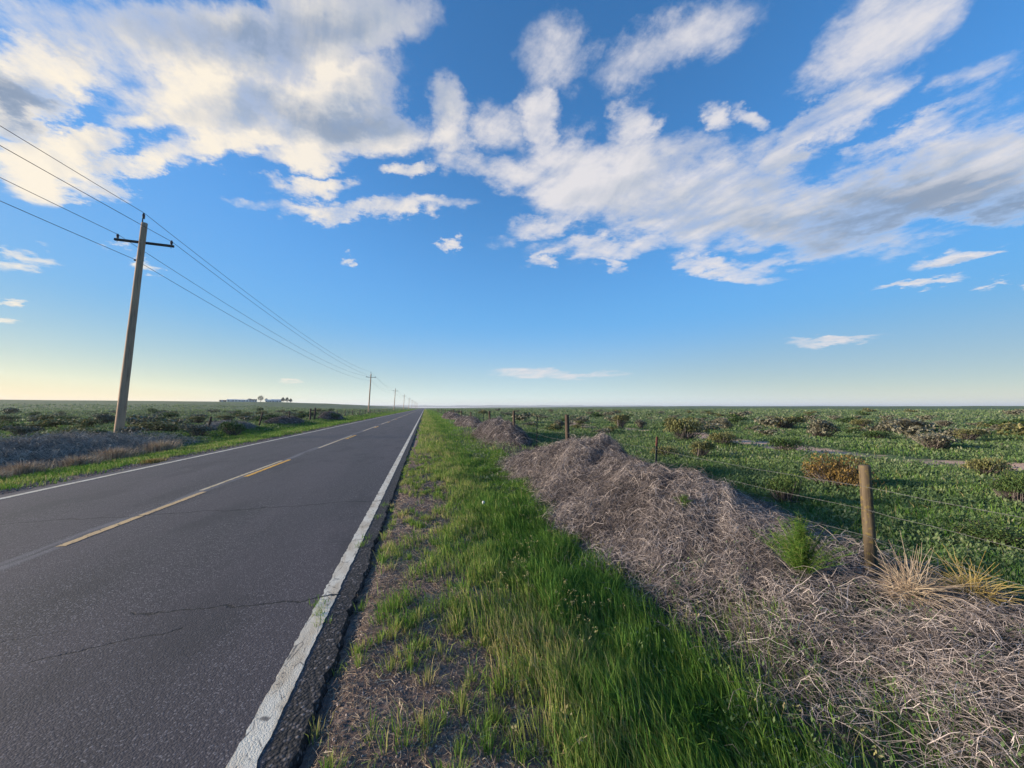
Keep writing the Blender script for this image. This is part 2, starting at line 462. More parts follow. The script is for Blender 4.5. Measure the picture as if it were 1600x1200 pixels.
# ground
M_GROUND, t = newmat('prairie_ground')
pos = t.n('ShaderNodeTexCoord').outputs['Object']
sx = t.n('ShaderNodeSeparateXYZ', {0: pos})
gx, gy = sx.outputs[0], sx.outputs[1]
n1 = t.noise(pos, .035, 6.0, .6)
n2 = t.noise(pos, .35, 6.0, .62)
n3 = t.noise(pos, 3.0, 6.0, .65)
n4 = t.noise(pos, 28.0, 6.0, .7)
green = t.ramp(t.m('ADD', t.m('MULTIPLY', n3, .55), t.m('MULTIPLY', n4, .45)), [(.30, (.055, .088, .036)), (.5, (.090, .142, .055)), (.68, (.14, .18, .08))])
green = t.mix(t.ss(n1, .42, .62, 0, .5), green, (.075, .105, .045))
sage = t.mix(t.ss(n2, .52, .66, 0, .5), green, (.10, .115, .07))
soil = t.ramp(t.m('ADD', t.m('MULTIPLY', n3, .4), t.m('MULTIPLY', n4, .6)), [(.3, (.075, .056, .048)), (.5, (.17, .125, .105)), (.66, (.32, .25, .21))])
sand = t.mix(n4, (.40, .26, .19), (.58, .42, .32))
wob = t.m('MULTIPLY', t.m('SUBTRACT', n2, .5), 3.4)
tcx = t.m('ADD', t.m('MULTIPLY', t.m('SINE', t.m('MULTIPLY', gy, .33)), 1.1), t.m('MULTIPLY', t.m('SINE', t.m('MULTIPLY_ADD', gy, .9, 1.0)), .4))
trail = t.m('ABSOLUTE', t.m('SUBTRACT', t.m('SUBTRACT', gx, 15.0), tcx))
trail = t.m('MULTIPLY', t.ss(t.m('ADD', trail, t.m('MULTIPLY', t.m('SUBTRACT', n3, .5), 1.6)), .7, 1.4, 1, 0), t.ss(n2, .34, .46))
trail = t.m('MULTIPLY', trail, t.ss(gy, 40, 60, 1, 0))
c = t.mix(trail, sage, sand)
sh_r = t.ss(t.m('ADD', gx, t.m('MULTIPLY', t.m('SUBTRACT', n3, .5), 1.6)), .9, 1.9, 1, 0)
sh_l = t.ss(t.m('ADD', gx, t.m('MULTIPLY', t.m('SUBTRACT', n3, .5), .8)), -8.9, -8.4)
c = t.mix(t.m('MULTIPLY', sh_r, sh_l), c, soil)
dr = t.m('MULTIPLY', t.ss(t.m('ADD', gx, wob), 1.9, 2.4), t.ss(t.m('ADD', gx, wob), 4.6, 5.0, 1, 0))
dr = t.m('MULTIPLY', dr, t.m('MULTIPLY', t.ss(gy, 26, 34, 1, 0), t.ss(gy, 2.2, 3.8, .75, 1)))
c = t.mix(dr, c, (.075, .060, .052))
bmp = t.n('ShaderNodeBump', {'Height': t.m('ADD', n4, t.m('MULTIPLY', n3, 2.0)), 'Strength': .7, 'Distance': .03})
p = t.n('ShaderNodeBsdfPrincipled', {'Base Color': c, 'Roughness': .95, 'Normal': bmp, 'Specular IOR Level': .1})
t.n('ShaderNodeOutputMaterial', {0: p})


# asphalt with aggregate, old cracks and worn wheel tracks
def asphalt_nodes(t, pos):
    s_ = t.n('ShaderNodeSeparateXYZ', {0: pos})
    gx, gy = s_.outputs[0], s_.outputs[1]
    vo = t.n('ShaderNodeTexVoronoi', {'Vector': pos, 'Scale': 105.0}, feature='F1')
    grain = t.noise(pos, 150.0, 3.0, .7)
    med = t.noise(pos, 9.0, 5.0, .65)
    big = t.noise(t.n('ShaderNodeMapping', {0: pos, 3: (.9, .16, 1)}).outputs[0], 1.0, 5.0, .6)
    cell = t.n('ShaderNodeSeparateColor', {0: vo.outputs['Color']}).outputs[0]
    c = t.ramp(cell, [(0, (.019, .018, .020)), (.5, (.038, .035, .038)), (.8, (.074, .067, .071)), (1, (.27, .25, .25))])
    c = t.mix(t.ss(vo.outputs['Distance'], .35, .75, 0, .75), c, (.020, .020, .023))
    c = t.mix(t.ss(grain, .35, .7, 0, .3), c, (.09, .085, .09))
    c = t.mix(t.ss(big, .35, .62, .0, .8), c, t.mix(.45, c, (.095, .080, .088)))
    c = t.mix(t.ss(t.noise(t.n('ShaderNodeMapping', {0: pos, 3: (1.4, .5, 1)}).outputs[0], 1.0, 4.0), .52, .66, 0, .5), c, (.030, .029, .032))
    # wheel tracks
    for cx in (-1.75, -3.35, -5.0, -6.6):
        d = t.m('ABSOLUTE', t.m('SUBTRACT', gx, cx))
        c = t.mix(t.ss(d, .15, .5, .16, 0), c, (.035, .034, .037))
    # transverse and wandering cracks
    wv = t.m('MULTIPLY', t.m('SUBTRACT', t.noise(pos, .9, 6.0, .62), .5), .7)
    tot = None
    for (y0, slope, xa, xb, wd) in ((7.15, .05, -7.6, -.5, .018), (3.75, -.07, -2.3, -.5, .012), (3.35, .42, -2.5, -1.75, .009), (3.55, .02, -3.0, -2.55, .005),
                                    (5.15, .0, -1.1, -.5, .006), (13.6, .03, -7.6, -.5, .012), (20.3, -.02, -7.6, -.5, .014), (29.0, .03, -7.6, -.5, .018), (41.0, .0, -7.6, -.5, .02)):
        yy = t.m('ABSOLUTE', t.m('SUBTRACT', t.m('ADD', gy, wv), t.m('MULTIPLY_ADD', gx, slope, y0 - slope * (xa + xb) / 2)))
        k = t.m('MULTIPLY', t.ss(yy, wd * .6, wd * 1.5, 1, 0), t.m('MULTIPLY', t.m('GREATER_THAN', gx, xa), t.m('LESS_THAN', gx, xb)))
        tot = k if tot is None else t.m('MAXIMUM', tot, k)
    tot = t.m('MULTIPLY', tot, t.ss(med, .22, .40))
    # ravelled raw edge outside the white line
    edge = t.ss(t.m('ADD', gx, t.m('MULTIPLY', t.m('SUBTRACT', med, .5), .08)), -.735, -.70)
    vo2 = t.n('ShaderNodeTexVoronoi', {'Vector': pos, 'Scale': 55.0}, feature='F1')
    cell2 = t.n('ShaderNodeSeparateColor', {0: vo2.outputs['Color']}).outputs[0]
    e_c = t.ramp(cell2, [(0, (.018, .017, .018)), (.6, (.040, .037, .038)), (.9, (.10, .09, .09)), (1, (.24, .21, .20))])
    e_c = t.mix(t.ss(vo2.outputs['Distance'], .3, .7, 0, .85), e_c, (.010, .010, .010))
    c = t.mix(edge, c, e_c)
    c = t.mix(t.m('MULTIPLY', tot, .9), c, (.008, .008, .009))
    hgt = t.m('SUBTRACT', t.m('MULTIPLY', vo.outputs['Distance'], -1.0), t.m('MULTIPLY', tot, 3.0))
    hgt = t.m('SUBTRACT', hgt, t.m('MULTIPLY', edge, t.m('MULTIPLY', vo2.outputs['Distance'], 3.0)))
    return c, hgt, gx, gy, med, grain, tot


M_ASPH, t = newmat('old_asphalt')
pos = t.n('ShaderNodeTexCoord').outputs['Object']
c, hgt, gx, gy, med, grain, tot = asphalt_nodes(t, pos)
# faint ghost of earlier centre paint
gd = t.m('ABSOLUTE', t.m('ADD', gx, 4.30))
ghost = t.m('MULTIPLY', t.ss(gd, .05, .17, 1, 0), t.ss(t.noise(t.n('ShaderNodeMapping', {0: pos, 3: (6, .5, 1)}).outputs[0], 1.0, 3.0), .36, .62))
c = t.mix(t.m('MULTIPLY', ghost, .40), c, (.25, .25, .26))
bmp = t.n('ShaderNodeBump', {'Height': hgt, 'Strength': .35, 'Distance': .005})
p = t.n('ShaderNodeBsdfPrincipled', {'Base Color': c, 'Roughness': .78, 'Normal': bmp, 'Specular IOR Level': .35})
t.n('ShaderNodeOutputMaterial', {0: p})


def paint_mat(name, col, dirt, wear):
    m, t = newmat(name)
    pos = t.n('ShaderNodeTexCoord').outputs['Object']
    base, hgt, gx, gy, med, grain, tot = asphalt_nodes(t, pos)
    fine = t.noise(pos, 60.0, 5.0, .75)
    blot = t.noise(t.n('ShaderNodeMapping', {0: pos, 3: (8, 2.5, 1)}).outputs[0], 1.0, 6.0, .65)
    worn = t.ss(t.m('ADD', t.m('MULTIPLY', fine, .5), t.m('MULTIPLY', blot, .5)), wear, wear + .07)
    pc = t.mix(t.ss(blot, .38, .66), col, dirt)
    pc = t.mix(t.ss(fine, .45, .7, 0, .45), pc, tuple(q * .55 for q in col))
    vc = t.n('ShaderNodeTexVoronoi', {'Vector': t.n('ShaderNodeMapping', {0: pos, 3: (14, 5, 1)}).outputs[0], 'Scale': 1.0}, feature='DISTANCE_TO_EDGE')
    ck = t.m('MULTIPLY', t.ss(vc.outputs['Distance'], .012, .045, 1, 0), t.ss(med, .45, .6))
    pc = t.mix(t.m('MULTIPLY', ck, .8), pc, (.05, .045, .045))
    c = t.mix(worn, pc, base)
    c = t.mix(tot, c, (.01, .01, .01))
    bmp = t.n('ShaderNodeBump', {'Height': hgt, 'Strength': .4, 'Distance': .005})
    p = t.n('ShaderNodeBsdfPrincipled', {'Base Color': c, 'Roughness': .7, 'Normal': bmp})
    t.n('ShaderNodeOutputMaterial', {0: p})
    return m


M_PWHITE = paint_mat('worn_white_paint', (.66, .62, .51), (.50, .42, .30), .585)
M_PYEL = paint_mat('yellow_paint', (.80, .42, .03), (.62, .33, .05), .62)
M_PYELW = paint_mat('worn_yellow_paint', (.62, .42, .19), (.50, .34, .17), .56)
M_POLD = paint_mat('old_pale_paint', (.60, .50, .33), (.52, .38, .19), .56)

# ------------------------------------------------------------------ ground, road, hills
xs = np.unique(np.round(np.concatenate([
    -30 - np.cumsum(np.geomspace(.6, 1500, 60))[::-1], np.arange(-30, -8, .25), np.arange(-8.0, 1.2, .1), np.arange(1.2, 6, .08),
    np.arange(6, 30, .25), 30 + np.cumsum(np.geomspace(.6, 1500, 60))]), 4))
ys = np.unique(np.round(np.concatenate([
    -6 - np.cumsum(np.geomspace(.5, 900, 36))[::-1], np.arange(-6, 0, .25), np.arange(0, 14, .08), np.arange(14, 40, .25),
    40 + np.cumsum(np.geomspace(.4, 1500, 130))]), 4))
GX, GY = np.meshgrid(xs, ys)
GZ = ground_z(GX, GY)
V = np.stack([GX, GY, GZ], -1).reshape(-1, 3)
nx, ny = len(xs), len(ys)
ii, jj = np.meshgrid(np.arange(nx - 1), np.arange(ny - 1))
b = (jj * nx + ii).ravel()
F = np.stack([b, b + 1, b + nx + 1, b + nx], 1)
g = link('ground', mesh('ground', V, [F], M_GROUND, smooth=True))
tag(g, kind='structure')


def strip(name, xl, xr, y0, y1, z, mat, step=.12, jag=(0, 0), jscale=.1, down=0.0, grow=True):
    """a road sheet between two x edges, edges made ragged by jag"""
    yv = [y0]
    while yv[-1] < y1:
        yv.append(min(y1, yv[-1] + step * max(1.0, (abs(yv[-1]) / 10 if grow else 1.0))))
    yv = np.array(yv)
    k = np.clip(30 / (np.abs(yv) + 1), 0, 1)
    jl = jag[0] * (vn(yv, yv * 0 + xl, jscale, 3) + .6 * rng.normal(size=len(yv))) * k
    jr = jag[1] * (vn(yv, yv * 0 + xr, jscale, 5) + .6 * rng.normal(size=len(yv))) * k
    m = 1 if xr - xl < 1 else 12
    cols = []
    for q in range(m + 1):
        f = q / m
        xx = xl + (xr - xl) * f + (jl if q == 0 else 0) + (jr if q == m else 0)
        cols.append(np.stack([np.broadcast_to(xx, yv.shape), yv, np.full(len(yv), z)], 1))
    if down:
        c0 = cols[0].copy(); c0[:, 2] -= down; c0[:, 0] -= .03
        c1 = cols[-1].copy(); c1[:, 2] -= down; c1[:, 0] += .035
        cols = [c0] + cols + [c1]
    V = np.stack(cols, 1); nc = V.shape[1]
    i, j = np.meshgrid(np.arange(nc - 1), np.arange(len(yv) - 1))
    b = (j * nc + i).ravel()
    F = np.stack([b, b + 1, b + nc + 1, b + nc], 1)
    return mesh(name, V.reshape(-1, 3), [F], mat)


rd = link('road', strip('road', -7.80, -.575, -60, 20000, 0, M_ASPH, .06, (.02, .016), .45, .11)); tag(rd, kind='structure')
edge_r = link('edge_line', strip('edge_line', -.865, -.735, -60, 9000, .004, M_PWHITE, .04, (.006, .005), .1)); tag(edge_r, kind='structure')
edge_l = link('edge_line', strip('edge_line', -7.55, -7.42, -60, 9000, .004, M_PWHITE, .08, (.004, .004), .1)); tag(edge_l, kind='structure')
marks = [(-4.21, .052, 5.75, 8.8, M_PYELW), (-4.33, .040, 8.95, 13.4, M_POLD), (-4.17, .052, 10.5, 13.6, M_PYEL), (-4.21, .05, -6.5, -3.4, M_PYELW)]
for k in range(14):
    y0 = 17.2 + 11.6 * k
    marks.append((-4.22, .05, y0, y0 + 7.3, M_POLD))
    marks.append((-4.03, .055, y0 + 4.6, y0 + 7.5, M_PYEL))
for (x, hw, a, b_, mt) in marks:
    o = link('centre_line_dash', strip('centre_line_dash', x - hw, x + hw, a, b_, .004, mt, .04, (.006, .006), .07)); tag(o, kind='structure')

# far ridge seen at the end of the road, its low front slope coloured pale
hx = np.linspace(-4700, 7300, 300); hy = np.concatenate([np.linspace(2200, 3600, 8), np.linspace(3750, 5700, 24)])
HX, HY = np.meshgrid(hx, hy)
prof = 31 + 9 * vn(HX, HX * 0, 470, 2) + 3.5 * vn(HX, HY, 170, 5)
HZ = -2.5 + 12 * smooth(HY, 2250, 3850) + prof * .62 * smooth(HY, 3850, 4850) * (1 - .6 * smooth(HY, 5200, 5700))
b = (np.meshgrid(np.arange(299), np.arange(len(hy) - 1)))
b = (b[1] * 300 + b[0]).ravel()
M_HILL, t = newmat('distant_hills')
pos = t.n('ShaderNodeTexCoord').outputs['Object']
hz = t.n('ShaderNodeSeparateXYZ', {0: pos}).outputs[2]
c = t.mix(t.ss(t.m('ADD', hz, t.m('MULTIPLY', t.noise(pos, .008, 4), 8)), 11, 20), (.55, .52, .46), (.06, .085, .075))
p = t.n('ShaderNodeBsdfPrincipled', {'Base Color': c, 'Roughness': 1})
t.n('ShaderNodeOutputMaterial', {0: p})
hl = link('distant_hills', mesh('distant_hills', np.stack([HX, HY, HZ], -1).reshape(-1, 3), [np.stack([b, b + 1, b + 301, b + 300], 1)], M_HILL, smooth=True))
tag(hl, kind='structure')

# ------------------------------------------------------------------ utility poles and power lines
def make_pole():
    root = empty('utility_pole')
    Hp, lean = 12.35, .62
    prof = [(.212 - .0052 * z, z) for z in np.linspace(-.4, Hp, 26)]
    prof.append((prof[-1][0] * .8, Hp + .015))
    V, F, T = lathe([(r, z) for r, z in prof], 18, .012)
    V[:, 0] += np.clip(V[:, 2], 0, 99) * lean / Hp
    sh = link('shaft', mesh('shaft', V, F, M_POLE, smooth=True), root)

    def sx_(z): return z * lean / Hp
    za = 11.25
    ta = lean / Hp
    # crossarm, square timber at right angles to the leaning shaft
    V, F, T = boxm((0, .19, 0), (2.95, .10, .13))
    ca, sa = cos(-ta), sin(-ta)
    def tilt(V, ox, oz):
        W_ = V.copy()
        W_[:, 0] = V[:, 0] * ca - V[:, 2] * sa + ox
        W_[:, 2] = V[:, 0] * sa + V[:, 2] * ca + oz
        return W_
    arm = link('crossarm', mesh('crossarm', tilt(V, sx_(za), za), F, M_ARM), root)
    prof_i = [(.02, 0), (.055, .01), (.07, .05), (.052, .06), (.075, .11), (.055, .12), (.072, .17), (.05, .19), (.035, .21), (.045, .235), (.02, .25)]
    for dx in (-1.34, 1.34):
        Vp, Fp, Tp = lathe([(.012, -.22), (.012, .02)], 8)
        Vi, Fi, Ti = lathe(prof_i, 14)
        Vi[:, 2] += .03
        off = np.array([dx, .19, .065])
        ins = link('insulator', mesh('insulator', tilt(Vi + off, sx_(za), za), Fi, M_INS, smooth=True), root)
        link('pin', mesh('pin', tilt(Vp + off, sx_(za), za), Fp, M_IRON), ins)
    V, F, T = joinm([boxm((-.10 + sx_(Hp), -.0, Hp + .0), (.035, .05, .50)), boxm((-.06 + sx_(Hp), 0, Hp + .27), (.11, .05, .03)), boxm((-.13 + sx_(Hp), 0, Hp - .2), (.09, .03, .03))])
    link('ridge_pin', mesh('ridge_pin', V, F, M_IRON), root)
    Vi, Fi, Ti = lathe(prof_i, 14)
    Vi[:, 2] = Vi[:, 2] * 1.3 + Hp + .29; Vi[:, 0] += sx_(Hp) - .06
    link('insulator', mesh('insulator', Vi, Fi, M_INS, smooth=True), root)
    zn = 10.1
    V, F, T = joinm([boxm((sx_(zn) - .03, 0, zn), (.46, .03, .03)), boxm((sx_(zn) - .24, 0, zn + .02), (.07, .08, .09))])
    link('neutral_bracket', mesh('neutral_bracket', V, F, M_IRON), root)
    for bz in (11.27, 12.0, 11.05):
        V, F, T = boxm((sx_(bz), -.0, bz), (.03, .36, .03))
        link('bolt', mesh('bolt', V, F, M_IRON), root)
    return root


PX = -16.77
pole_y = [26.05, 124.0, 222, 320, 418, 517, 615, 713, 812, 910, -72]
pole_lab = ['large leaning wooden utility pole in dry brush, nearest and tallest of the row',
            'second utility pole along the road, standing small above the left fence line',
            'third utility pole of the receding row left of the road',
            'fourth utility pole of the receding row left of the road',
            'fifth utility pole of the row, a tiny cross left of the vanishing road']
proto = make_pole()
attach = {}   # world attachment points of the four wires on each pole
for i, y in enumerate(pole_y):
    if i == 0:
        o = proto
    else:
        o = proto.copy(); COL.objects.link(o)
        for ch in [c for c in COL.objects if c.parent == proto]:
            c = ch.copy(); COL.objects.link(c); c.parent = o
            for gch in [q for q in COL.objects if q.parent == ch]:
                d = gch.copy(); COL.objects.link(d); d.parent = c
    zb = float(ground_z(PX, y)) - .02
    sc_z = 1.0 if i in (0,) else .97
    o.location = (PX, y, zb); o.scale = (sc_z,) * 3
    o.rotation_euler = (0, RD([0, -.4, .5, -.3, .8, 0, .4, 0, -.5, 0, 0][i]), 0)
    lab = pole_lab[i] if i < 5 else 'minute far utility pole near the vanishing point of the road'
    if i >= 5: lab = {5: 'sixth', 6: 'seventh', 7: 'eighth', 8: 'ninth', 9: 'tenth', 10: 'unseen'}[i] + ' utility pole of the receding row, a minute mark near the road end'
    if i == 10: lab = 'utility pole behind the viewpoint carrying the near ends of the power lines'
    tag(o, lab, 'utility pole', 'utility poles in a row left of the road')
    attach[y] = (PX, y, zb, sc_z)
bpy.context.view_layer.update()
order = sorted(pole_y)
off = {'top': (.56, 0, 12.97), 'right': (.565 + 1.36, .19, 11.45), 'left': (.565 - 1.32, .19, 11.62), 'neutral': (.24, 0, 10.16)}
wl = {'top': 'topmost power line, running over the pole tops', 'right': 'power line on the road side end of the crossarms',
      'left': 'power line on the field side end of the crossarms', 'neutral': 'lowest power line, fixed to the pole shafts below the crossarms'}
for k, (ox, oy, oz) in off.items():
    pts = []
    for i in range(len(order) - 1):
        a, c_ = attach[order[i]], attach[order[i + 1]]
        A = np.array([a[0] + ox * a[3], a[1] + oy * a[3], a[2] + oz * a[3]])
        B = np.array([c_[0] + ox * c_[3], c_[1] + oy * c_[3], c_[2] + oz * c_[3]])
        sag = 1.55 if k != 'neutral' else 1.4
        n = 40 if i < 3 else 10
        for q in range(n):
            f = q / n
            P_ = A + (B - A) * f; P_[2] -= 4 * sag * f * (1 - f)
            pts.append(P_)
    pts.append(B)
    pts = np.array(pts)[None]
    V, F, T = tubes(pts, np.full((1, pts.shape[1]), .0125), 6)
    tag(link('power_line', mesh('power_line', V, F, M_CABLE, smooth=True)), wl[k], 'power line', 'power lines strung between the utility poles')


# ------------------------------------------------------------------ fences
def wood_post(h, r, mat, lean=(0, 0)):
    zs = list(np.linspace(-.35, h - .012, 22))
    prof = [(r * (1.04 - .06 * max(z, 0) / h), z) for z in zs] + [(r * .93, h - .003), (r * .80, h + .003)]
    V, F, T = lathe(prof, 20, .03)
    V[:, 0] += np.clip(V[:, 2], 0, 9) * lean[0] / h; V[:, 1] += np.clip(V[:, 2], 0, 9) * lean[1] / h
    return mesh('wooden_post', V, F, mat, smooth=True)


def tee_post(h, lean=(0, 0), z0=-.3, z1=None, studs=True):
    z1 = h if z1 is None else z1
    hh = z1 - z0
    parts = [boxm((0, 0, z0 + hh / 2), (.038, .005, hh)), boxm((0, .0185, z0 + hh / 2), (.005, .032, hh))]
    if studs:
        parts += [boxm((0, -.005, z), (.011, .006, .014)) for z in np.arange(max(z0, .1), z1 - .02, .054)]
    V, F, T = joinm(parts)
    V[:, 0] += np.clip(V[:, 2], 0, 9) * lean[0] / h; V[:, 1] += np.clip(V[:, 2], 0, 9) * lean[1] / h
    return V, F


fr = empty('barbed_wire_fence', (4.2, 6.5, 0))
tag(fr, 'barbed wire fence of wooden and steel posts along the right side of the verge', 'fence')


def to_par(o, par, loc):
    o.parent = par
    o.location = (loc[0] - par.location[0], loc[1] - par.location[1], loc[2] - par.location[2])


FX = 4.2
posts = [(-.9, 'w'), (2.93, 'w'), (6.53, 't'), (10.95, 'w'), (14.3, 't'), (18.1, 'w'), (21.5, 't'), (25.1, 'w'), (28.2, 't'), (31.8, 't'), (36.2, 'w'),
         (40.6, 't'), (45.6, 'w'), (48.5, 't'), (53, 't'), (58, 'w'), (63, 't'), (69, 't'), (75, 't'), (82, 'w'), (88, 't'), (95, 't'), (103, 'w'), (112, 't'), (122, 'w'), (135, 'w')]
hts = {2.93: 1.09, 6.53: 1.10, 10.95: 1.44, 14.3: 1.33, 18.1: 1.50, 21.5: 1.40, 25.1: 1.44}
for (y, kd) in posts:
    z = float(ground_z(FX, y))
    if kd == 'w':
        h = hts.get(y, 1.35 + rng.uniform(-.1, .1)) - z
        near = y < 5
        ln = (-.02, .0) if near else (rng.normal() * .04 - .02, rng.normal() * .03)
        o = link('wooden_post', wood_post(h, .047 if near else .062, M_POST if near else M_POSTD, ln))
        if near: o['label'] = 'weathered mossy round wooden post'
    else:
        h = hts.get(y, 1.22) - z
        ln = (rng.normal() * .03, rng.normal() * .02)
        V, F = tee_post(h, ln, z1=h - (.17 if y < 10 else 0))
        o = link('steel_post', mesh('steel_post', V, F, M_TPOST))
    to_par(o, fr, (FX, y, z))
    if y == 6.53:
        V, F = tee_post(h, ln, z0=h - .17, studs=True)
        q = link('painted_tip', mesh('painted_tip', V * 1.0 + np.array([0, 0, 0]), F, M_RED), o)
        q['label'] = 'red painted tip'


def barbed(xf, ylist, zh, r, barb_to=14, droop=.03, jz=.02):
    pts = []
    for a, b_ in zip(ylist[:-1], ylist[1:]):
        za, zb_ = [zh + jz * vn(q, 0, 3, 2) for q in (a, b_)]
        n = max(3, int((b_ - a) / .25))
        for q in range(n):
            f = q / n
            y = a + (b_ - a) * f
            pts.append([xf + .004 * rng.normal(), y, za + (zb_ - za) * f - 4 * droop * f * (1 - f) + .003 * rng.normal()])
    pts.append([xf, ylist[-1], zh])
    pts = np.array(pts, float)
    rr = np.full((1, len(pts)), r) * (1 + np.clip(pts[:, 1] - 8, 0, 60) * .02)[None]
    parts = [tubes(pts[None], rr, 5)]
    yb = np.arange(ylist[0], min(barb_to, ylist[-1]), .125)
    zb = np.interp(yb, pts[:, 1], pts[:, 2])
    for sgn in (-1, 1):
        d = rng.normal(size=(len(yb), 3)); d[:, 1] *= .35
        d /= np.linalg.norm(d, axis=1, keepdims=True)
        c_ = np.stack([np.full(len(yb), xf), yb + sgn * .004, zb], 1)
        pth = np.stack([c_ - d * .015, c_, c_ + d * .015], 1)
        parts.append(tubes(pth, np.full((len(yb), 3), .0011), 3))
    return joinm(parts)


py = [p_[0] for p_ in posts]
for zh in (.89, .67, .42):
    V, F, T = barbed(FX - .065, py, zh, .0017)
    o = link('barbed_wire', mesh('barbed_wire', V, F, M_GALV)); to_par(o, fr, (0, 0, 0))

LX = -14.0
fl = empty('field_fence', (LX, 40, 0))
tag(fl, 'old leaning post and wire fence beyond the left verge with a braced pair of posts', 'fence')
lposts = [(29.3, 1.05, .20), (37.4, 1.25, .26), (44.9, 1.3, .05), (52.6, 1.55, .04), (54.6, 1.65, .06), (62.2, 1.3, 0), (67.8, 1.25, -.03), (74, 1.2, .04),
          (81.6, 1.2, 0), (90, 1.2, .05), (98.5, 1.2, -.04), (107, 1.2, 0), (115.4, 1.2, .04), (126, 1.2, 0), (138, 1.2, 0), (151, 1.2, 0), (165, 1.2, 0)]
for (y, h, ln) in lposts:
    z = float(ground_z(LX, y))
    r = .11 if y in (52.6, 54.6) else .065
    o = link('wooden_post', wood_post(h - z, r, M_POSTD, (ln, 0)))
    to_par(o, fl, (LX, y, z))
V, F, T = tubes(np.array([[[LX + .03, 52.6, 1.3], [LX + .03, 54.6, 1.35]]]), np.full((1, 2), .06), 8)
to_par(link('brace_rail', mesh('brace_rail', V, F, M_POSTD)), fl, (0, 0, 0))
for zh in (1.0, .75, .5):
    V, F, T = barbed(LX + .08, [q[0] for q in lposts], zh, .004, 0, .05, .08)
    to_par(link('fence_wire', mesh('fence_wire', V, F, M_GALV)), fl, (0, 0, 0))


# ------------------------------------------------------------------ tumbleweed drifts
def twigs(S, x0, x1, y0, y1, n, rmin, rmax, L=(.12, .5), lift=.05, dens=None, light=.5, k=6, curl=3.0):
    """curved dead stems laid over the surface S(x, y)"""
    x = rng.uniform(x0, x1, n); y = rng.uniform(y0, y1, n)
    if dens is not None:
        m = rng.uniform(size=n) < dens(x, y)
        x, y = x[m], y[m]; n = len(x)
    th = rng.uniform(0, 2 * pi, n)
    kap = rng.normal(0, curl, n)
    ln = rng.uniform(*L, n)
    off = np.abs(rng.normal(0, lift, n)) * .7
    tl = rng.normal(0, .35, n)
    s = np.linspace(0, 1, k)
    P_ = np.zeros((n, k, 3)); px, py_ = x.copy(), y.copy()
    for i in range(k):
        P_[:, i, 0] = px; P_[:, i, 1] = py_
        a = th + kap * s[i] * ln * 2.0
        px = px + np.cos(a) * ln / k; py_ = py_ + np.sin(a) * ln / k
    base = S(P_[..., 0], P_[..., 1])
    P_[..., 2] = base + off[:, None] + np.sin(s * pi)[None] * (lift * rng.uniform(.1, 1.2, n))[:, None] + tl[:, None] * ln[:, None] * .35 * s[None]
    P_ += rng.normal(0, .008, P_.shape)
    tn = np.clip(rng.normal(light, .33, n) + .20 * vn(x, y, .55, 41) + .12 * vn(x, y, 1.6, 42), 0, 1)
    return tubes(P_, rng.uniform(rmin, rmax, n), 3, tn)


def balls(C_, R_, per, rr, light=.55, k=7, dark=0.0):
    """round tumbleweeds: stems arching from the root over a shell"""
    out = []
    m = len(C_)
    N = m * per
    c_ = np.repeat(C_, per, 0); R0 = np.repeat(R_, per)
    a0 = rng.uniform(0, 2 * pi, N); e0 = rng.uniform(-.5, .6, N)
    d0 = np.stack([np.cos(a0) * np.cos(e0), np.sin(a0) * np.cos(e0), np.sin(e0)], 1)
    ax = rng.normal(size=(N, 3)); ax -= (ax * d0).sum(1, keepdims=True) * d0
    ax /= np.linalg.norm(ax, axis=1, keepdims=True)
    arc = rng.uniform(.5, 1.7, N)
    rs = R0 * rng.uniform(.55, 1.05, N)
    s = np.linspace(0, 1, k)
    ang = arc[:, None] * s[None]
    dirs = d0[:, None] * np.cos(ang)[..., None] + ax[:, None] * np.sin(ang)[..., None]
    P_ = c_[:, None] + dirs * (rs[:, None] * (1 + .25 * (s - .3)[None] * rng.normal(0, .8, N)[:, None]))[..., None] * np.array([1, 1, .8])
    P_ += rng.normal(0, .008, P_.shape)
    keep = P_[..., 2].max(1) > c_[:, 2] - .1
    tn = np.clip(rng.normal(light, .22, N), 0, 1)
    return tubes(P_[keep], rng.uniform(rr * .6, rr * 1.3, N)[keep], 3, tn[keep])


def surf(D):
    return lambda x, y: ground_z(x, y) + D(x, y)


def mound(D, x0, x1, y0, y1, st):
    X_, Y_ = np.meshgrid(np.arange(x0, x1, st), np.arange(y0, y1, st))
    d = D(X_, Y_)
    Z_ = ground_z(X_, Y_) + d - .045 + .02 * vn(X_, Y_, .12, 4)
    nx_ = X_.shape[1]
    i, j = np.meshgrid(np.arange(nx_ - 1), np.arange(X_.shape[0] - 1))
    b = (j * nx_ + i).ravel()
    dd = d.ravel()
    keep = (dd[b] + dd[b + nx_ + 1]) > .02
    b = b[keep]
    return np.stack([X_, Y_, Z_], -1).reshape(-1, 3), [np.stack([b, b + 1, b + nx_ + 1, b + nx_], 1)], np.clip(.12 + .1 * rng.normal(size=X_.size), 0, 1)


def loc_mesh(V, o):
    return V - np.array(o)


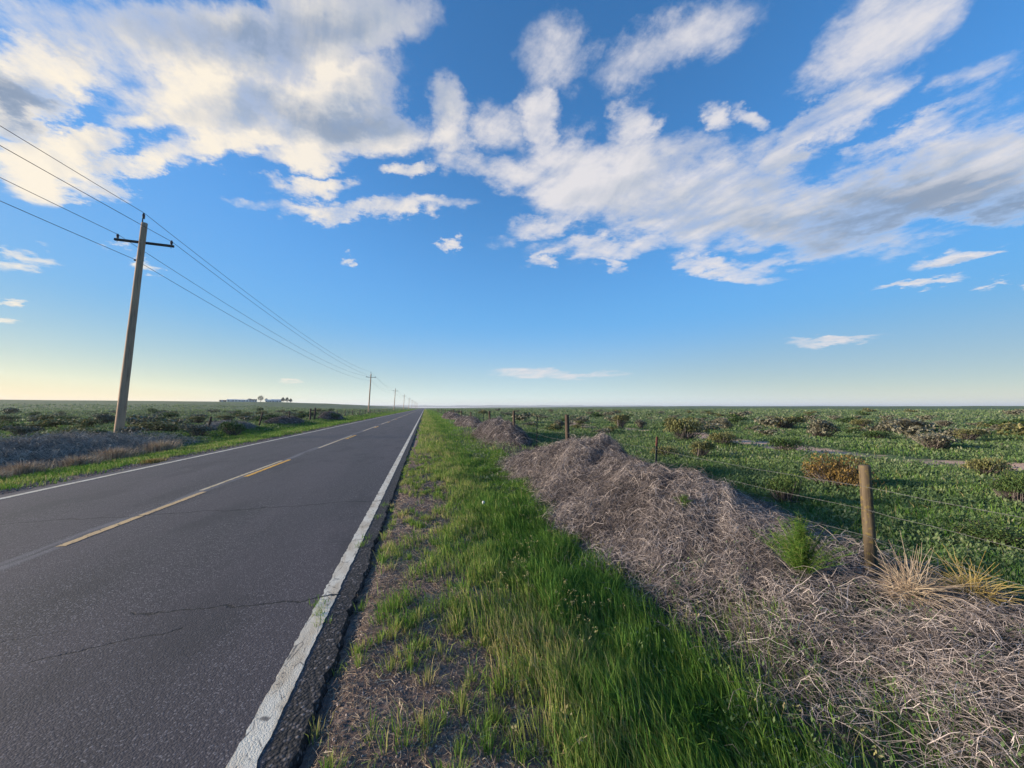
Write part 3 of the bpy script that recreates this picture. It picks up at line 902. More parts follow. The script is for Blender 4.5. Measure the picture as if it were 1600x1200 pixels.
# near drift
Sm = surf(drift_main)
dm = lambda x, y: np.clip(drift_main(x, y) * np.where(y < 3.5, 34, 14) + .02, 0, 1) * (.9 + .1 * smooth(y, 2.7, 3.9)) * np.where(y < 4, np.clip(.62 + .95 * vn(x, y, .42, 14), 0.03, 1), np.clip(.95 + .7 * vn(x, y, .4, 15), .12, 1)) * (1 - .9 * np.exp(-((x - 4.08) / .26) ** 2 - ((y - 2.72) / .30) ** 2))
parts = [mound(drift_main, 1.5, 5.5, 2.9, 13.8, .05)]
parts.append(twigs(Sm, 1.5, 5.4, .6, 4.6, 52000, .0010, .0023, (.09, .38), .07, dm, .52, 6, 2.2))
parts.append(twigs(Sm, 1.5, 5.4, 4.6, 9.0, 40000, .0014, .0030, (.12, .42), .08, dm, .48, 6, 2.2))
parts.append(twigs(Sm, 1.6, 5.4, 9.0, 13.8, 18000, .0018, .0040, (.15, .45), .09, dm, .45, 6, 1.9))
cx, cy = rng.uniform(2.2, 4.9, 420), rng.uniform(.8, 13, 420)
kp = (drift_main(cx, cy) > .2) & (cy > 3.7)
cx, cy = cx[kp], cy[kp]
rb = rng.uniform(.16, .34, len(cx))
cb = np.stack([cx, cy, Sm(cx, cy) - rb * .64], 1)
parts.append(balls(cb, rb, 120, .0022, .52))
# long loose pale stems over everything
def branched(n, x0, x1, y0, y1, r):
    # paler loose stems with side branches, lying over the rest
    k = 9
    x = rng.uniform(x0, x1, n); y = rng.uniform(y0, y1, n)
    m = rng.uniform(size=n) < dm(x, y); x, y = x[m], y[m]; n = len(x)
    th = rng.uniform(0, 2 * pi, n); kap = rng.normal(0, 1.6, n); ln = rng.uniform(.25, .6, n)
    s = np.linspace(0, 1, k)
    P_ = np.zeros((n, k, 3)); px, qy = x.copy(), y.copy()
    for i in range(k):
        P_[:, i, 0] = px; P_[:, i, 1] = qy
        a = th + kap * s[i] * ln * 2 + rng.normal(0, .12, n)
        px = px + np.cos(a) * ln / k; qy = qy + np.sin(a) * ln / k
    P_[..., 2] = Sm(P_[..., 0], P_[..., 1]) + .015 + np.sin(s * pi)[None] * rng.uniform(.01, .10, n)[:, None]
    tn = np.clip(rng.normal(.78, .15, n), 0, 1)
    out = [tubes(P_, np.full(n, r), 4, tn)]
    for j in (2, 3, 4, 5, 6):
        d = P_[:, j] - P_[:, j - 1]; d /= np.linalg.norm(d, axis=1, keepdims=True) + 1e-9
        sgn = rng.choice([-1, 1], n)
        side = np.stack([-d[:, 1] * sgn, d[:, 0] * sgn, rng.uniform(.1, .6, n)], 1)
        L = (rng.uniform(.05, .17, n))[:, None, None]
        q = np.linspace(0, 1, 4)[None, :, None]
        B_ = P_[:, j][:, None] + (d[:, None] * (1 - .3 * q) + side[:, None] * .75) * q * L
        out.append(tubes(B_, np.full(n, r * .6), 3, tn))
    return joinm(out)


parts.append(branched(3000, 1.7, 5.6, .8, 6, .0019))
parts.append(branched(1500, 1.7, 5.4, 6, 12, .0024))
V, F, T = joinm(parts)
o0 = (3.4, 6.5, 0)
tag(link('tumbleweed_drift', mesh('tumbleweed_drift', loc_mesh(V, o0), F, M_TWIG, T), None, o0),
    'long heap of dead grey brown tumbleweeds piled against the fence in the right foreground', 'brush pile')


def far_drift(D, box, n, rr, label, mat=M_TWIG, light=.45, nb=60, bl=(.2, .4), lift=.1, L=(.2, .6), st=.12, per=80):
    x0, x1, y0, y1 = box
    S_ = surf(D)
    dn = lambda x, y: np.clip(D(x, y) * 10, 0, 1)
    parts = [mound(D, x0, x1, y0, y1, st), twigs(S_, x0, x1, y0, y1, n, rr * .6, rr * 1.2, L, lift, dn, light, 5)]
    cx, cy = rng.uniform(x0, x1, nb), rng.uniform(y0, y1, nb)
    k_ = D(cx, cy) > .12
    cx, cy = cx[k_], cy[k_]
    if len(cx):
        rb = rng.uniform(*bl, len(cx))
        parts.append(balls(np.stack([cx, cy, S_(cx, cy) - rb * .4], 1), rb, per, rr, light + .05, 5))
    V, F, T = joinm(parts)
    o0 = ((x0 + x1) / 2, (y0 + y1) / 2, 0)
    return tag(link('tumbleweed_drift', mesh('tumbleweed_drift', loc_mesh(V, o0), F, mat, T), None, o0), label, 'brush pile')


far_drift(drift_gauss(3.95, 20.8, 1.1, 5.0, .72, 3), (2.4, 5.3, 14, 27), 26000, .0055,
          'second dead tumbleweed mound along the right fence, beyond the near heap', nb=130)
far_drift(drift_gauss(4.0, 37, 1.1, 7.0, .6, 5), (2.7, 5.3, 29, 45), 9000, .011, 'third low tumbleweed mound farther along the right fence', nb=60, per=50)
far_drift(drift_gauss(4.1, 63, 1.2, 14, .7, 6), (2.7, 5.5, 48, 79), 7000, .020, 'farthest greyish tumbleweed mound against the right fence posts', nb=50, per=40)
dl = lambda x, y: (.17 * smooth(-x, 10.9 + .5 * vn(y, x, 2.2, 2), 12.6) * (1 - smooth(-x, 14.3 + .5 * vn(y, x, 1.7, 4), 16.6)) * (1 - smooth(y, 20, 25))
                   * np.clip(.9 + .75 * vn(x, y, 1.3, 3) + .35 * vn(x, y, .4, 4), 0, 3))
far_drift(dl, (-17, -10.4, 2, 26), 38000, .0062, 'wide low band of blue grey dead brush left of the road around the leaning pole', M_TWIGG, .5, 520, (.18, .42), .17, (.25, .75), .1, 60)
far_drift(drift_gauss(-14.4, 33, 1.4, 3.4, .36, 8), (-16, -12.5, 29, 37), 9000, .008, 'grey brush heap against the left fence between two leaning posts', M_TWIGG, .5, 60)
far_drift(drift_gauss(-14.2, 44.5, 1.3, 4.5, .42, 9), (-15.8, -12.6, 39.5, 49.5), 8000, .010, 'pinkish tumbleweed heap against the left fence before the braced posts', M_TWIG, .35, 50)
far_drift(drift_gauss(-13.6, 62, 1.4, 5.0, .8, 10), (-15.4, -11.8, 56, 68), 8000, .013, 'dark purplish tumbleweed heap just past the braced fence posts on the left', M_TWIG, .38, 70)

# two separate pale tumbleweeds beside the near post
def tumbleweed(loc, R_, mat, n, label, rr=.0030):
    a = rng.uniform(0, 2 * pi, n); e = np.arccos(rng.uniform(.0, 1, n)) - .12
    k = 8; s = np.linspace(0, 1, k)
    bend = rng.normal(0, .5, n)
    P_ = np.zeros((n, k, 3))
    L = R_ * rng.uniform(.6, 1.15, n)
    for i in range(k):
        aa = a + bend * s[i] * .9
        ee = e * (.75 + .45 * s[i])
        P_[:, i] = np.stack([np.cos(aa) * np.sin(ee), np.sin(aa) * np.sin(ee), np.cos(ee)], 1) * (L * s[i])[:, None]
    # forks
    Fk = P_[:, 4][:, None] + (P_ - P_[:, :1]) * .5 * np.array([1, 1, 1]) + (rng.normal(0, .12, (n, 1, 3)) * R_) * s[None, :, None] * 3
    Q_ = np.concatenate([P_, Fk, P_[:, 3][:, None] + (P_ - P_[:, :1]) * .5 + (rng.normal(0, .12, (n, 1, 3)) * R_) * s[None, :, None] * 3], 0)
    V, F, T = tubes(Q_, np.concatenate([np.full(n, rr), np.full(n * 2, rr * .7)]), 4, np.clip(rng.normal(.7, .2, 3 * n), 0, 1))
    z = float(Sm(loc[0], loc[1]))
    return tag(link('tumbleweed', mesh('tumbleweed', V, F, mat, T), None, (loc[0], loc[1], z + (.05 if R_ > .1 else 0))), label, 'tumbleweed')


tumbleweed((3.84, 2.40), .31, M_STRAW, 90, 'bleached tan tumbleweed with spread stems right of the foot of the near wooden post')
tumbleweed((4.26, 2.26), .23, M_YEL, 90, 'yellow dried tumbleweed at the lower right, farther from the near post')
tumbleweed((-.56, 3.72), .075, M_STRAW, 22, 'tiny bleached dead weed rooted in the broken asphalt edge', .0016)


# ------------------------------------------------------------------ shrubs
def shrub_mesh(n, leaf, mat, seed, twn=60, lump=7, name='foliage'):
    """unit shrub: 1 wide, 1 tall; leaf sprigs scattered over several lobes"""
    global rng
    keep = rng; rng = np.random.default_rng(seed)
    lc = np.stack([rng.uniform(-.30, .30, lump), rng.uniform(-.30, .30, lump), rng.uniform(.25, .62, lump)], 1)
    lr = rng.uniform(.20, .34, lump)
    q = rng.integers(0, lump, n)
    d = rng.normal(size=(n, 3)); d /= np.linalg.norm(d, axis=1, keepdims=True)
    d[:, 2] = np.abs(d[:, 2]) * 1.0 - .25
    rad = lr[q] * rng.uniform(.35, 1.18, n) ** .7
    P_ = lc[q] + d * rad[:, None] * np.array([1, 1, 1.0])
    P_[:, 2] = np.clip(P_[:, 2], .02, 1.02)
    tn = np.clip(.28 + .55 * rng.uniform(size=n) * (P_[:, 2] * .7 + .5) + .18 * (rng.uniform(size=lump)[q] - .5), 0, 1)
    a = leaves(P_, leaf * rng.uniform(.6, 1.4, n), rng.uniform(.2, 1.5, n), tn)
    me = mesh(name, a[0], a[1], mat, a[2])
    # stems
    m = twn
    end = P_[rng.integers(0, n, m)]
    st = np.stack([rng.normal(0, .07, m), rng.normal(0, .07, m), np.full(m, -.05)], 1)
    s = np.linspace(0, 1, 5)[None, :, None]
    mid = (st + end) / 2 * np.array([1.15, 1.15, .8])
    pth = st[:, None] * (1 - s) ** 2 + 2 * mid[:, None] * s * (1 - s) + end[:, None] * s ** 2
    V, F, T = tubes(pth, np.full(m, .011), 3, np.clip(rng.normal(.35, .2, m), 0, 1))
    ms = mesh('stems', V, F, M_TWIG, T)
    rng = keep
    return me, ms


KIND = {'olive': M_OLIVE, 'ochre': M_OCHRE, 'green': M_GREENSH, 'grey': M_GREYSH}
TPL = {}
for k_, mt in KIND.items():
    for v_ in range(2):
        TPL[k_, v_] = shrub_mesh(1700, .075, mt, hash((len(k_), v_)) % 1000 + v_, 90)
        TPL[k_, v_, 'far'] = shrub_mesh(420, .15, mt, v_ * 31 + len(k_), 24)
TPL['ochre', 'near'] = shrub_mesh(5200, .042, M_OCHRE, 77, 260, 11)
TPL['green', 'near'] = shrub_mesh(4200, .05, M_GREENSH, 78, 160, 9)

SR = [(8.0,6.07,0.98,0.57),(5.71,5.18,0.52,0.43),(11.74,15.64,1.42,0.89),(14.93,27.6,1.3,0.9),(17.05,28.09,1.03,0.62),(19.32,27.57,1.14,0.72),(11.95,13.57,0.94,0.47),(22.22,25.04,1.07,0.68),(29.79,32.55,1.14,0.51),(8.38,10.48,0.76,0.44),(7.6,11.12,0.72,0.33),(26.63,24.05,2.43,0.78),(12.65,11.39,0.96,0.46),(20.72,16.64,1.65,0.83),(33.39,23.42,1.3,0.6),(31.55,19.78,3.57,0.74),(22.34,15.03,1.04,0.39),(25.1,15.22,0.81,0.3),(19.2,10.97,1.68,0.52),(27.37,14.29,1.26,0.53),(13.01,6.51,0.7,0.36),(9.35,4.36,0.52,0.43),(42.21,23.42,1.6,0.48),(6.53,3.28,0.63,0.18),(9.74,27.01,0.85,0.61),(12.98,31.13,0.77,0.44),(45.31,34.15,1.58,0.43),(39.07,18.8,1.34,0.36)]
SL = [(-43.78,52.46,2.07,0.55),(-40.42,51.7,1.38,0.55),(-44.88,61.2,2.15,0.5),(-30.29,40.92,0.99,0.44),(-21.0,26.08,1.21,0.48),(-26.56,33.65,0.98,0.36),(-17.96,23.39,0.78,0.25),(-19.36,26.16,0.88,0.35),(-17.04,24.34,1.16,0.46),(-28.54,42.95,1.77,0.71),(-32.74,53.82,1.65,0.6),(-14.9,22.0,0.9,0.42),(-16.14,28.61,2.42,0.65),(-25.71,45.11,1.27,0.45),(-12.07,28.31,1.32,0.87),(-21.12,42.62,1.53,0.61),(-12.95,26.19,1.31,0.6),(-20.8,47.27,1.93,0.62),(-16.86,57.55,1.74,0.7),(-35.27,64.69,1.84,0.64),(-17.13,50.29,1.8,0.68),(-21.78,53.55,1.73,0.63),(-12.87,59.62,1.84,0.83)]
srl = [('ochre', 'orange brown dry bush behind the wires just left of the near wooden post'),
       ('green', 'dark green bush with yellow tips at the right edge of the near tumbleweed heap'),
       ('olive', 'large olive brown bush right of the red tipped steel post'),
       ('olive', 'brownish bush, first and leftmost of the loose row in the field behind the fence'),
       ('grey', 'small brown shrub just right of the first bush of the field row'),
       ('olive', 'small shrub behind and left of the large olive brown bush'),
       ('olive', 'low brown shrub right of the large olive brown bush'),
       ('grey', 'small round shrub well behind the low brown shrub'),
       ('grey', 'thin flat shrub streak on the field beyond the small round shrub'),
       ('olive', 'olive shrub in front of the large olive brown bush, close to the wires'),
       ('olive', 'low olive shrub just right of the red tipped steel post'),
       ('olive', 'wide flat olive bush in the middle distance left of the pinkish brown dome'),
       ('green', 'squat green brown shrub in the open grass left of the sandy trail'),
       ('grey', 'pinkish brown dome shaped bush behind the sandy trail'),
       ('olive', 'small bush beyond and right of the pinkish brown dome'),
       ('grey', 'very wide low bush clump in the right middle distance'),
       ('green', 'low dark green patch of brush before the wide bush clump'),
       ('grey', 'little brown shrub right under the wide bush clump'),
       ('grey', 'broad grey olive bush right of the centre of the right field, beyond the trail'),
       ('olive', 'bush behind and right of the broad grey olive one'),
       ('olive', 'dark shrub beside the sandy trail near the right edge'),
       ('green', 'grey green bush at the very right edge of the picture'),
       ('grey', 'faint low shrub behind the wide bush clump'),
       ('green', 'dark flat creeping shrub under the lower wire right of the near post'),
       ('grey', 'small bush beyond the second tumbleweed mound, left of the field row'),
       ('olive', 'far low bush between the fence and the field row'),
       ('grey', 'faint far brush streak above the pinkish brown dome'),
       ('grey', 'low far bush toward the right edge of the field')]
sll = [('olive', 'low bush at the left edge of the left field'), ('grey', 'low dark shrub in the left field near the left edge'),
       ('olive', 'flat shrub left of the leaning pole, far row'), ('green', 'small dark shrub in front of the flat far row left of the pole'),
       ('grey', 'grey shrub clump at the left edge behind the dark brush band'), ('olive', 'small olive shrub behind the grey clump at the left'),
       ('green', 'flat dark green shrub just behind the dark brush band at the left'), ('green', 'dark green shrub nearer the leaning pole than the flat one'),
       ('olive', 'olive shrub touching the brush band left of the leaning pole'), ('grey', 'dark shrub immediately left of the leaning pole'),
       ('olive', 'small shrub right of the leaning pole, far row'), ('green', 'green shrub at the foot of the leaning pole'),
       ('olive', 'wide brown olive bush right of the leaning pole'), ('grey', 'thin shrub above the wide brown olive bush'),
       ('green', 'dark round green bush between the first two leaning fence posts'), ('olive', 'small shrub behind the first leaning fence post'),
       ('grey', 'grey purple shrub at the foot of the first leaning fence post'), ('olive', 'olive shrub behind the dark round green bush'),
       ('grey', 'grey shrub near the braced fence posts'), ('olive', 'thin far shrub streak right of the leaning pole'),
       ('green', 'small green shrub behind the left fence'), ('olive', 'brown shrub behind the second leaning fence post'), ('green', 'small shrub past the braced posts')]


def place_shrub(x, y, w_, h_, kd, label, v_, far=False, group=None):
    z = float(ground_z(x, y))
    key = (kd, v_, 'far') if far else (kd, v_)
    if (kd, 'near') in TPL and math.hypot(x, y) < 11 and w_ > .45: key = (kd, 'near')
    fo, st = TPL[key]
    rz = random.uniform(0, 6.28)
    if far:
        r = link('shrub', fo, None, (x, y, z - .02))
    else:
        r = empty('shrub', (x, y, z - .02))
        link('foliage', fo, r); link('stems', st, r)
    # most crowns are wider than tall; width drives both axes
    r.scale = (w_ * 1.15, w_ * 1.0, h_ * 1.55 + .05)
    r.rotation_euler = (0, 0, 0)
    tag(r, label, 'shrub', group)
    return r


for i, ((x, y, w_, h_), (kd, lab)) in enumerate(zip(SR, srl)):
    place_shrub(x, y, w_, h_, kd, lab, i % 2)
for i, ((x, y, w_, h_), (kd, lab)) in enumerate(zip(SL, sll)):
    place_shrub(x, y, w_, h_, kd, lab, i % 2)
# small scattered bushes farther out
names_far = {'r': ('tiny scattered bush dotting the far right hand plain', 'small bushes scattered over the far right hand plain'),
             'l': ('tiny scattered bush dotting the left hand field behind the fence', 'small bushes scattered over the left hand field')}
cnt = {'r': 0, 'l': 0}
while min(cnt['r'] - 118, cnt['l'] - 105) < 0:
    r_ = math.exp(random.uniform(math.log(24), math.log(170)))
    a_ = RD(random.uniform(-46, 69))
    x, y = r_ * sin(a_), r_ * cos(a_)
    sd = 'r' if x > 8 else ('l' if x < -15.5 else None)
    if sd is None or cnt[sd] >= {'r': 118, 'l': 105}[sd]: continue
    cnt[sd] += 1
    kd = random.choice(['olive', 'grey', 'grey', 'green'] if sd == 'r' else ['green', 'grey', 'green', 'olive'])
    w_ = random.uniform(.5, 1.5) * (1 + r_ / 160)
    cw = {'olive': 'olive brown', 'grey': 'grey brown', 'green': 'dark green'}[kd]
    dw = 'in the nearer part' if r_ < 45 else ('in the middle distance' if r_ < 90 else 'far out toward the horizon')
    dw = 'nearer part' if r_ < 45 else ('middle distance' if r_ < 90 else 'far distance')
    a2 = math.degrees(a_)
    if sd == 'r':
        pw = ('left of the mid field bush row' if a2 < 24 else 'beyond the heap crest' if a2 < 36 else 'left of the near wooden post' if a2 < 51
              else 'just right of the near wooden post' if a2 < 60 else 'toward the right edge')
    else:
        pw = 'at the left edge' if a2 < -37 else 'beside the leaning pole' if a2 < -28 else 'below the farmstead' if a2 < -17 else 'near the braced posts'
    lab = '%s %s bush, %s, %s' % (('low wide' if w_ > 1.35 else 'small') , cw, dw, pw)
    place_shrub(x, y, w_, w_ * random.uniform(.26, .46), kd, lab, random.randint(0, 1), True, names_far[sd][1])


# feathery green weed standing in the drift
def feathery(loc, h, w_, n, label):
    z = float(Sm(loc[0], loc[1]))
    root = empty('feathery_weed', (loc[0], loc[1], z))
    tag(root, label, 'weed')
    m = n
    a = rng.uniform(0, 2 * pi, m); sp = np.abs(rng.normal(0, .5, m)).clip(0, 1)
    tip = np.stack([np.cos(a) * sp * w_ / 2, np.sin(a) * sp * w_ / 2, h * rng.uniform(.55, 1, m) * (1 - .25 * sp)], 1)
    s = np.linspace(0, 1, 6)[None, :, None]
    st = np.stack([rng.normal(0, .02, m), rng.normal(0, .02, m), np.zeros(m) - .03], 1)
    mid = np.stack([tip[:, 0] * .25, tip[:, 1] * .25, tip[:, 2] * .55], 1)
    pth = st[:, None] * (1 - s) ** 2 + 2 * mid[:, None] * s * (1 - s) + tip[:, None] * s ** 2
    V, F, T = tubes(pth, np.full(m, .0022), 3, np.clip(rng.normal(.6, .15, m), 0, 1))
    link('stems', mesh('stems', V, F, M_GRASS, T), root)
    k = 46
    f = rng.uniform(.25, 1, (m, k)); idx = np.clip(f * 5, 0, 4.999); i0 = idx.astype(int); fr_ = idx - i0
    P_ = pth[np.arange(m)[:, None], i0] * (1 - fr_)[..., None] + pth[np.arange(m)[:, None], i0 + 1] * fr_[..., None]
    P_ = P_.reshape(-1, 3)
    N = len(P_)
    d = rng.normal(size=(N, 3)); d[:, 2] = np.abs(d[:, 2]) * .6 + .1
    d /= np.linalg.norm(d, axis=1, keepdims=True)
    L = rng.uniform(.02, .06, N)[:, None]
    s3 = np.linspace(0, 1, 3)[None, :, None]
    q = P_[:, None] + d[:, None] * L[:, None] * s3
    V, F, T = tubes(q, np.full(N, .0013), 3, np.clip(rng.normal(.5, .2, N), 0, 1))
    link('foliage', mesh('foliage', V, F, M_GRASS, T), root)


feathery((3.40, 2.95), .60, .80, 150, 'bright green feathery weed growing through the tumbleweeds left of the near wooden post')
feathery((3.2, 4.3), .2, .3, 20, 'small green weed sprouting low from the middle of the near tumbleweed heap')


# ------------------------------------------------------------------ ground cover
def logy(n, lo, hi, p=1.0):
    return np.exp(rng.uniform(np.log(lo), np.log(hi), n))


def sample_verge(n, x0, x1, y0, y1, jitter=None):
    y = logy(n, y0 + 1, y1 + 1) - 1
    x = rng.uniform(x0, x1, n)
    return x, y


# dense verge grass, right of the shoulder
def verge(n, fx, y0, y1, h0, h1, dens, tmean, lean=.45):
    x, y = sample_verge(n, fx[0], fx[1], y0, y1)
    m = rng.uniform(size=n) < dens(x, y)
    x, y = x[m], y[m]; n = len(x)
    r = np.hypot(x, y) + .5
    h = rng.uniform(h0, h1, n) * (1 + .35 * vn(x, y, .6, 7))
    wd = (.0028 + .00075 * r) * rng.uniform(.7, 1.4, n)
    B = np.stack([x, y, ground_z(x, y) - .01], 1)
    tn = np.clip(tmean(x, y) + rng.normal(0, .14, n), 0, 1)
    pref = .6 + .8 * vn(x, y, 1.2, 3)
    return blades(B, h, wd, rng.uniform(0, 2 * pi, n) * .55 + pref, np.abs(rng.normal(lean, .25, n)), tn)


def tufts(n, per, fx, y0, y1, h, tm, spread=.035):
    x, y = sample_verge(n, fx[0], fx[1], y0, y1)
    m = vn(x, y, .45, 6) + .6 * vn(x, y, 1.7, 2) > -.15
    x, y = x[m], y[m]
    hh = rng.uniform(.5, 1.2, len(x)) * h
    cx = np.repeat(x, per); cy = np.repeat(y, per); hh = np.repeat(hh, per); t0 = np.repeat(rng.normal(tm, .12, len(x)), per)
    N = len(cx)
    a = rng.uniform(0, 2 * pi, N); q = np.abs(rng.normal(0, spread, N))
    X_ = cx + np.cos(a) * q; Y_ = cy + np.sin(a) * q
    r = np.hypot(X_, Y_) + .5
    wd = (.0024 + .0007 * r) * rng.uniform(.7, 1.3, N)
    B = np.stack([X_, Y_, ground_z(X_, Y_) - .01], 1)
    return blades(B, hh * rng.uniform(.5, 1.1, N), wd, a, np.clip(q / spread * .3 + .1, 0, 1), np.clip(t0 + rng.normal(0, .1, N), 0, 1))


dens_r = lambda x, y: np.clip(-.22 + 1.12 * smooth(x, -.15, 1.3) + .6 * vn(x, y, .5, 4) * (1 - .6 * smooth(x, .6, 1.4)) + .3 * vn(x, y, 2.0, 9), 0, 1) * smooth(x, -.52, -.2) * (1 - .93 * smooth(x, 1.75 + .25 * vn(x, y, .8, 1) + .55 * smooth(y, 4, 9), 2.2 + .55 * smooth(y, 4, 9)) * (1 - smooth(y, 12.6, 13.4) * (1 - smooth(y, 14, 15))))
tm_r = lambda x, y: .76 - .22 * smooth(x, .5, 1.8) + .14 * vn(x, y, .8, 2) + .10 * vn(x, y, 3, 6)
parts = [verge(185000, (-.5, 2.9), .9, 16, .07, .20, dens_r, tm_r, .5),
         verge(60000, (-.3, 4.2), 14, 420, .10, .22, lambda x, y: np.clip(.7 + .4 * vn(x, y, 1.5, 4), 0, 1) * (1 - .8 * smooth(x, 2.3, 3.0)), tm_r, .4),
         verge(26000, (1.0, 2.1), .9, 7, .16, .30, lambda x, y: np.clip(.5 + .8 * vn(x, y, .9, 12), 0, 1) * (1 - smooth(x, 1.7, 2.1)), lambda x, y: .48 + .14 * vn(x, y, .7, 3), .5),
         tufts(1150, 28, (-.54, .95), 1.0, 14, .115, .72),
         tufts(1000, 16, (-.50, 1.2), 12, 300, .17, .66, .08)]
# tufts rooted in the cracks of the white line
for (x, y, n) in ((-.80, 3.45, 36), (-.86, 3.62, 26), (-.74, 3.3, 12), (-.72, 5.0, 40), (-.70, 5.25, 22), (-.66, 6.2, 26), (-.64, 6.9, 30)):
    X_ = x + rng.normal(0, .03, n); Y_ = y + rng.normal(0, .05, n)
    parts.append(blades(np.stack([X_, Y_, np.full(n, -.01)], 1), rng.uniform(.03, .09, n), np.full(n, .005), rng.uniform(0, 6.3, n), rng.uniform(.2, .9, n), np.clip(rng.normal(.6, .15, n), 0, 1)))
V, F, T = joinm(parts)
tag(link('verge_grass', mesh('verge_grass', V, F, M_GRASS, T)), 'green and yellowish roadside grass between the right edge of the road and the tumbleweed heap', 'grass', kind='stuff')


# tan seed heads in the tall grass
def seedheads(n, x0, x1, y0, y1):
    x = rng.uniform(x0, x1, n); y = rng.uniform(y0, y1, n)
    m = vn(x, y, .5, 21) > .12
    x, y = x[m], y[m]; n = len(x)
    z = ground_z(x, y)
    a = rng.uniform(-.2, 1.6, n); h = rng.uniform(.18, .30, n)
    s = np.linspace(0, 1, 5)[None]
    P_ = np.stack([x[:, None] + np.cos(a)[:, None] * s ** 2 * .10, y[:, None] + np.sin(a)[:, None] * s ** 2 * .10, z[:, None] + h[:, None] * (s - .22 * s ** 3)], -1)
    st = tubes(P_, np.full(n, .0012), 3, np.full(n, .4))
    k = 9
    c_ = np.repeat(P_[:, -1], k, 0) + rng.normal(0, .012, (n * k, 3)) - np.array([0, 0, .015])
    lf = leaves(c_, rng.uniform(.012, .024, n * k), rng.uniform(-1.3, .2, n * k), np.clip(rng.normal(.6, .25, n * k), 0, 1))
    return joinm([st, lf])


V, F, T = joinm([seedheads(420, .9, 2.2, 1.3, 6.5), seedheads(90, .2, 1.2, 1.2, 7)])
tag(link('seed_heads', mesh('seed_heads', V, F, M_SEED, T)), 'tan drooping seed heads of cheatgrass in the tall verge grass', 'seed heads', kind='stuff')

dl_r = lambda x, y: np.clip(.9 * smooth(-x, 8.15 + .15 * vn(x, y, .7, 1), 8.7) + .3 * vn(x, y, .9, 3), 0, 1) * (1 - .85 * smooth(-x, 10.3, 11.4) * (1 - smooth(y, 22, 26)))
parts = [verge(60000, (-11.5, -8.0), 3, 34, .06, .16, dl_r, lambda x, y: .66 + .22 * vn(x, y, 1.1, 5), .4),
         verge(60000, (-13.8, -8.0), 24, 420, .12, .24, dl_r, lambda x, y: .56 + .2 * vn(x, y, 2.5, 5), .3)]
V, F, T = joinm(parts)
tag(link('verge_grass', mesh('verge_grass', V, F, M_GRASS, T)), 'bright green grass strip along the left edge of the road', 'grass', kind='stuff')

# dry straw tufts on the left in front of the brush band, each one a plant
ts = [(-10.1, 9.0, .42, .26), (-10.3, 9.9, .40, .28), (-10.2, 11.8, .36, .26), (-10.4, 12.9, .45, .32), (-10.4, 14.6, .42, .32), (-10.6, 16.4, .6, .38), (-10.7, 18.9, .6, .40)]
tl_ = ['nearest pale straw tuft at the edge of the left brush band', 'second straw tuft, beside the nearest one at the left', 'small tan straw tuft midway along the left verge',
       'taller tan straw tuft left of the leaning pole', 'straw tuft below the foot of the leaning pole', 'bright straw tuft right below the leaning pole', 'farthest bright straw tuft along the brush band']


def straw(x, y, r, h, mat, label, n=900):
    a = rng.uniform(0, 2 * pi, n); q = np.abs(rng.normal(0, .45, n)) * r
    B = np.stack([np.cos(a) * q, np.sin(a) * q * 1.5, np.full(n, -.02)], 1)
    V, F, T = blades(B, rng.uniform(.5, 1.15, n) * h, np.full(n, .006 + .0004 * y), a, rng.uniform(.1, .9, n), np.clip(rng.normal(.6, .2, n), 0, 1))
    z = float(ground_z(x, y))
    z += float(dl(np.array(x), np.array(y))) * .5
    tag(link('straw_tuft', mesh('straw_tuft', V, F, mat, T), None, (x, y, z)), label, 'grass tuft', 'dry straw tufts along the left verge')


for (x, y, r, h), lb in zip(ts, tl_):
    straw(x, y, r, h * 1.45, M_STRAW, lb)
straw(-8.25, 14.3, .28, .15, M_YEL, 'golden yellow tuft right at the gravel edge of the far side of the road')


# leafy weeds over both fields, leaf size grows with distance so that the cover stays closed
def field(n, r0, r1, a0, a1, per, test, size, hgt, tfun, sp=1.1):
    r = np.exp(rng.uniform(np.log(r0), np.log(r1), n)); a = np.radians(rng.uniform(a0, a1, n))
    x, y = r * np.sin(a), r * np.cos(a)
    m = rng.uniform(size=n) < test(x, y)
    x, y, r = x[m], y[m], r[m]; n = len(x)
    s = size(r); hh = hgt(r) * (1 + .4 * vn(x, y, 1.5, 3)) * rng.uniform(.6, 1.3, n)
    N = n * per
    X_ = np.repeat(x, per) + rng.normal(0, 1, N) * np.repeat(s, per) * 1.1
    Y_ = np.repeat(y, per) + rng.normal(0, 1, N) * np.repeat(s, per) * 1.1
    u = rng.uniform(0, 1, N)
    Z_ = ground_z(X_, Y_) + np.repeat(hh, per) * u + .01
    tn = np.clip(np.repeat(tfun(x, y) + rng.normal(0, .1, n), per) + (u - .5) * .15 + rng.normal(0, .08, N), 0, 1)
    return leaves(np.stack([X_, Y_, Z_], 1), np.repeat(s, per) * rng.uniform(.45, 1.7, N), rng.uniform(.1, 1.35, N), tn)


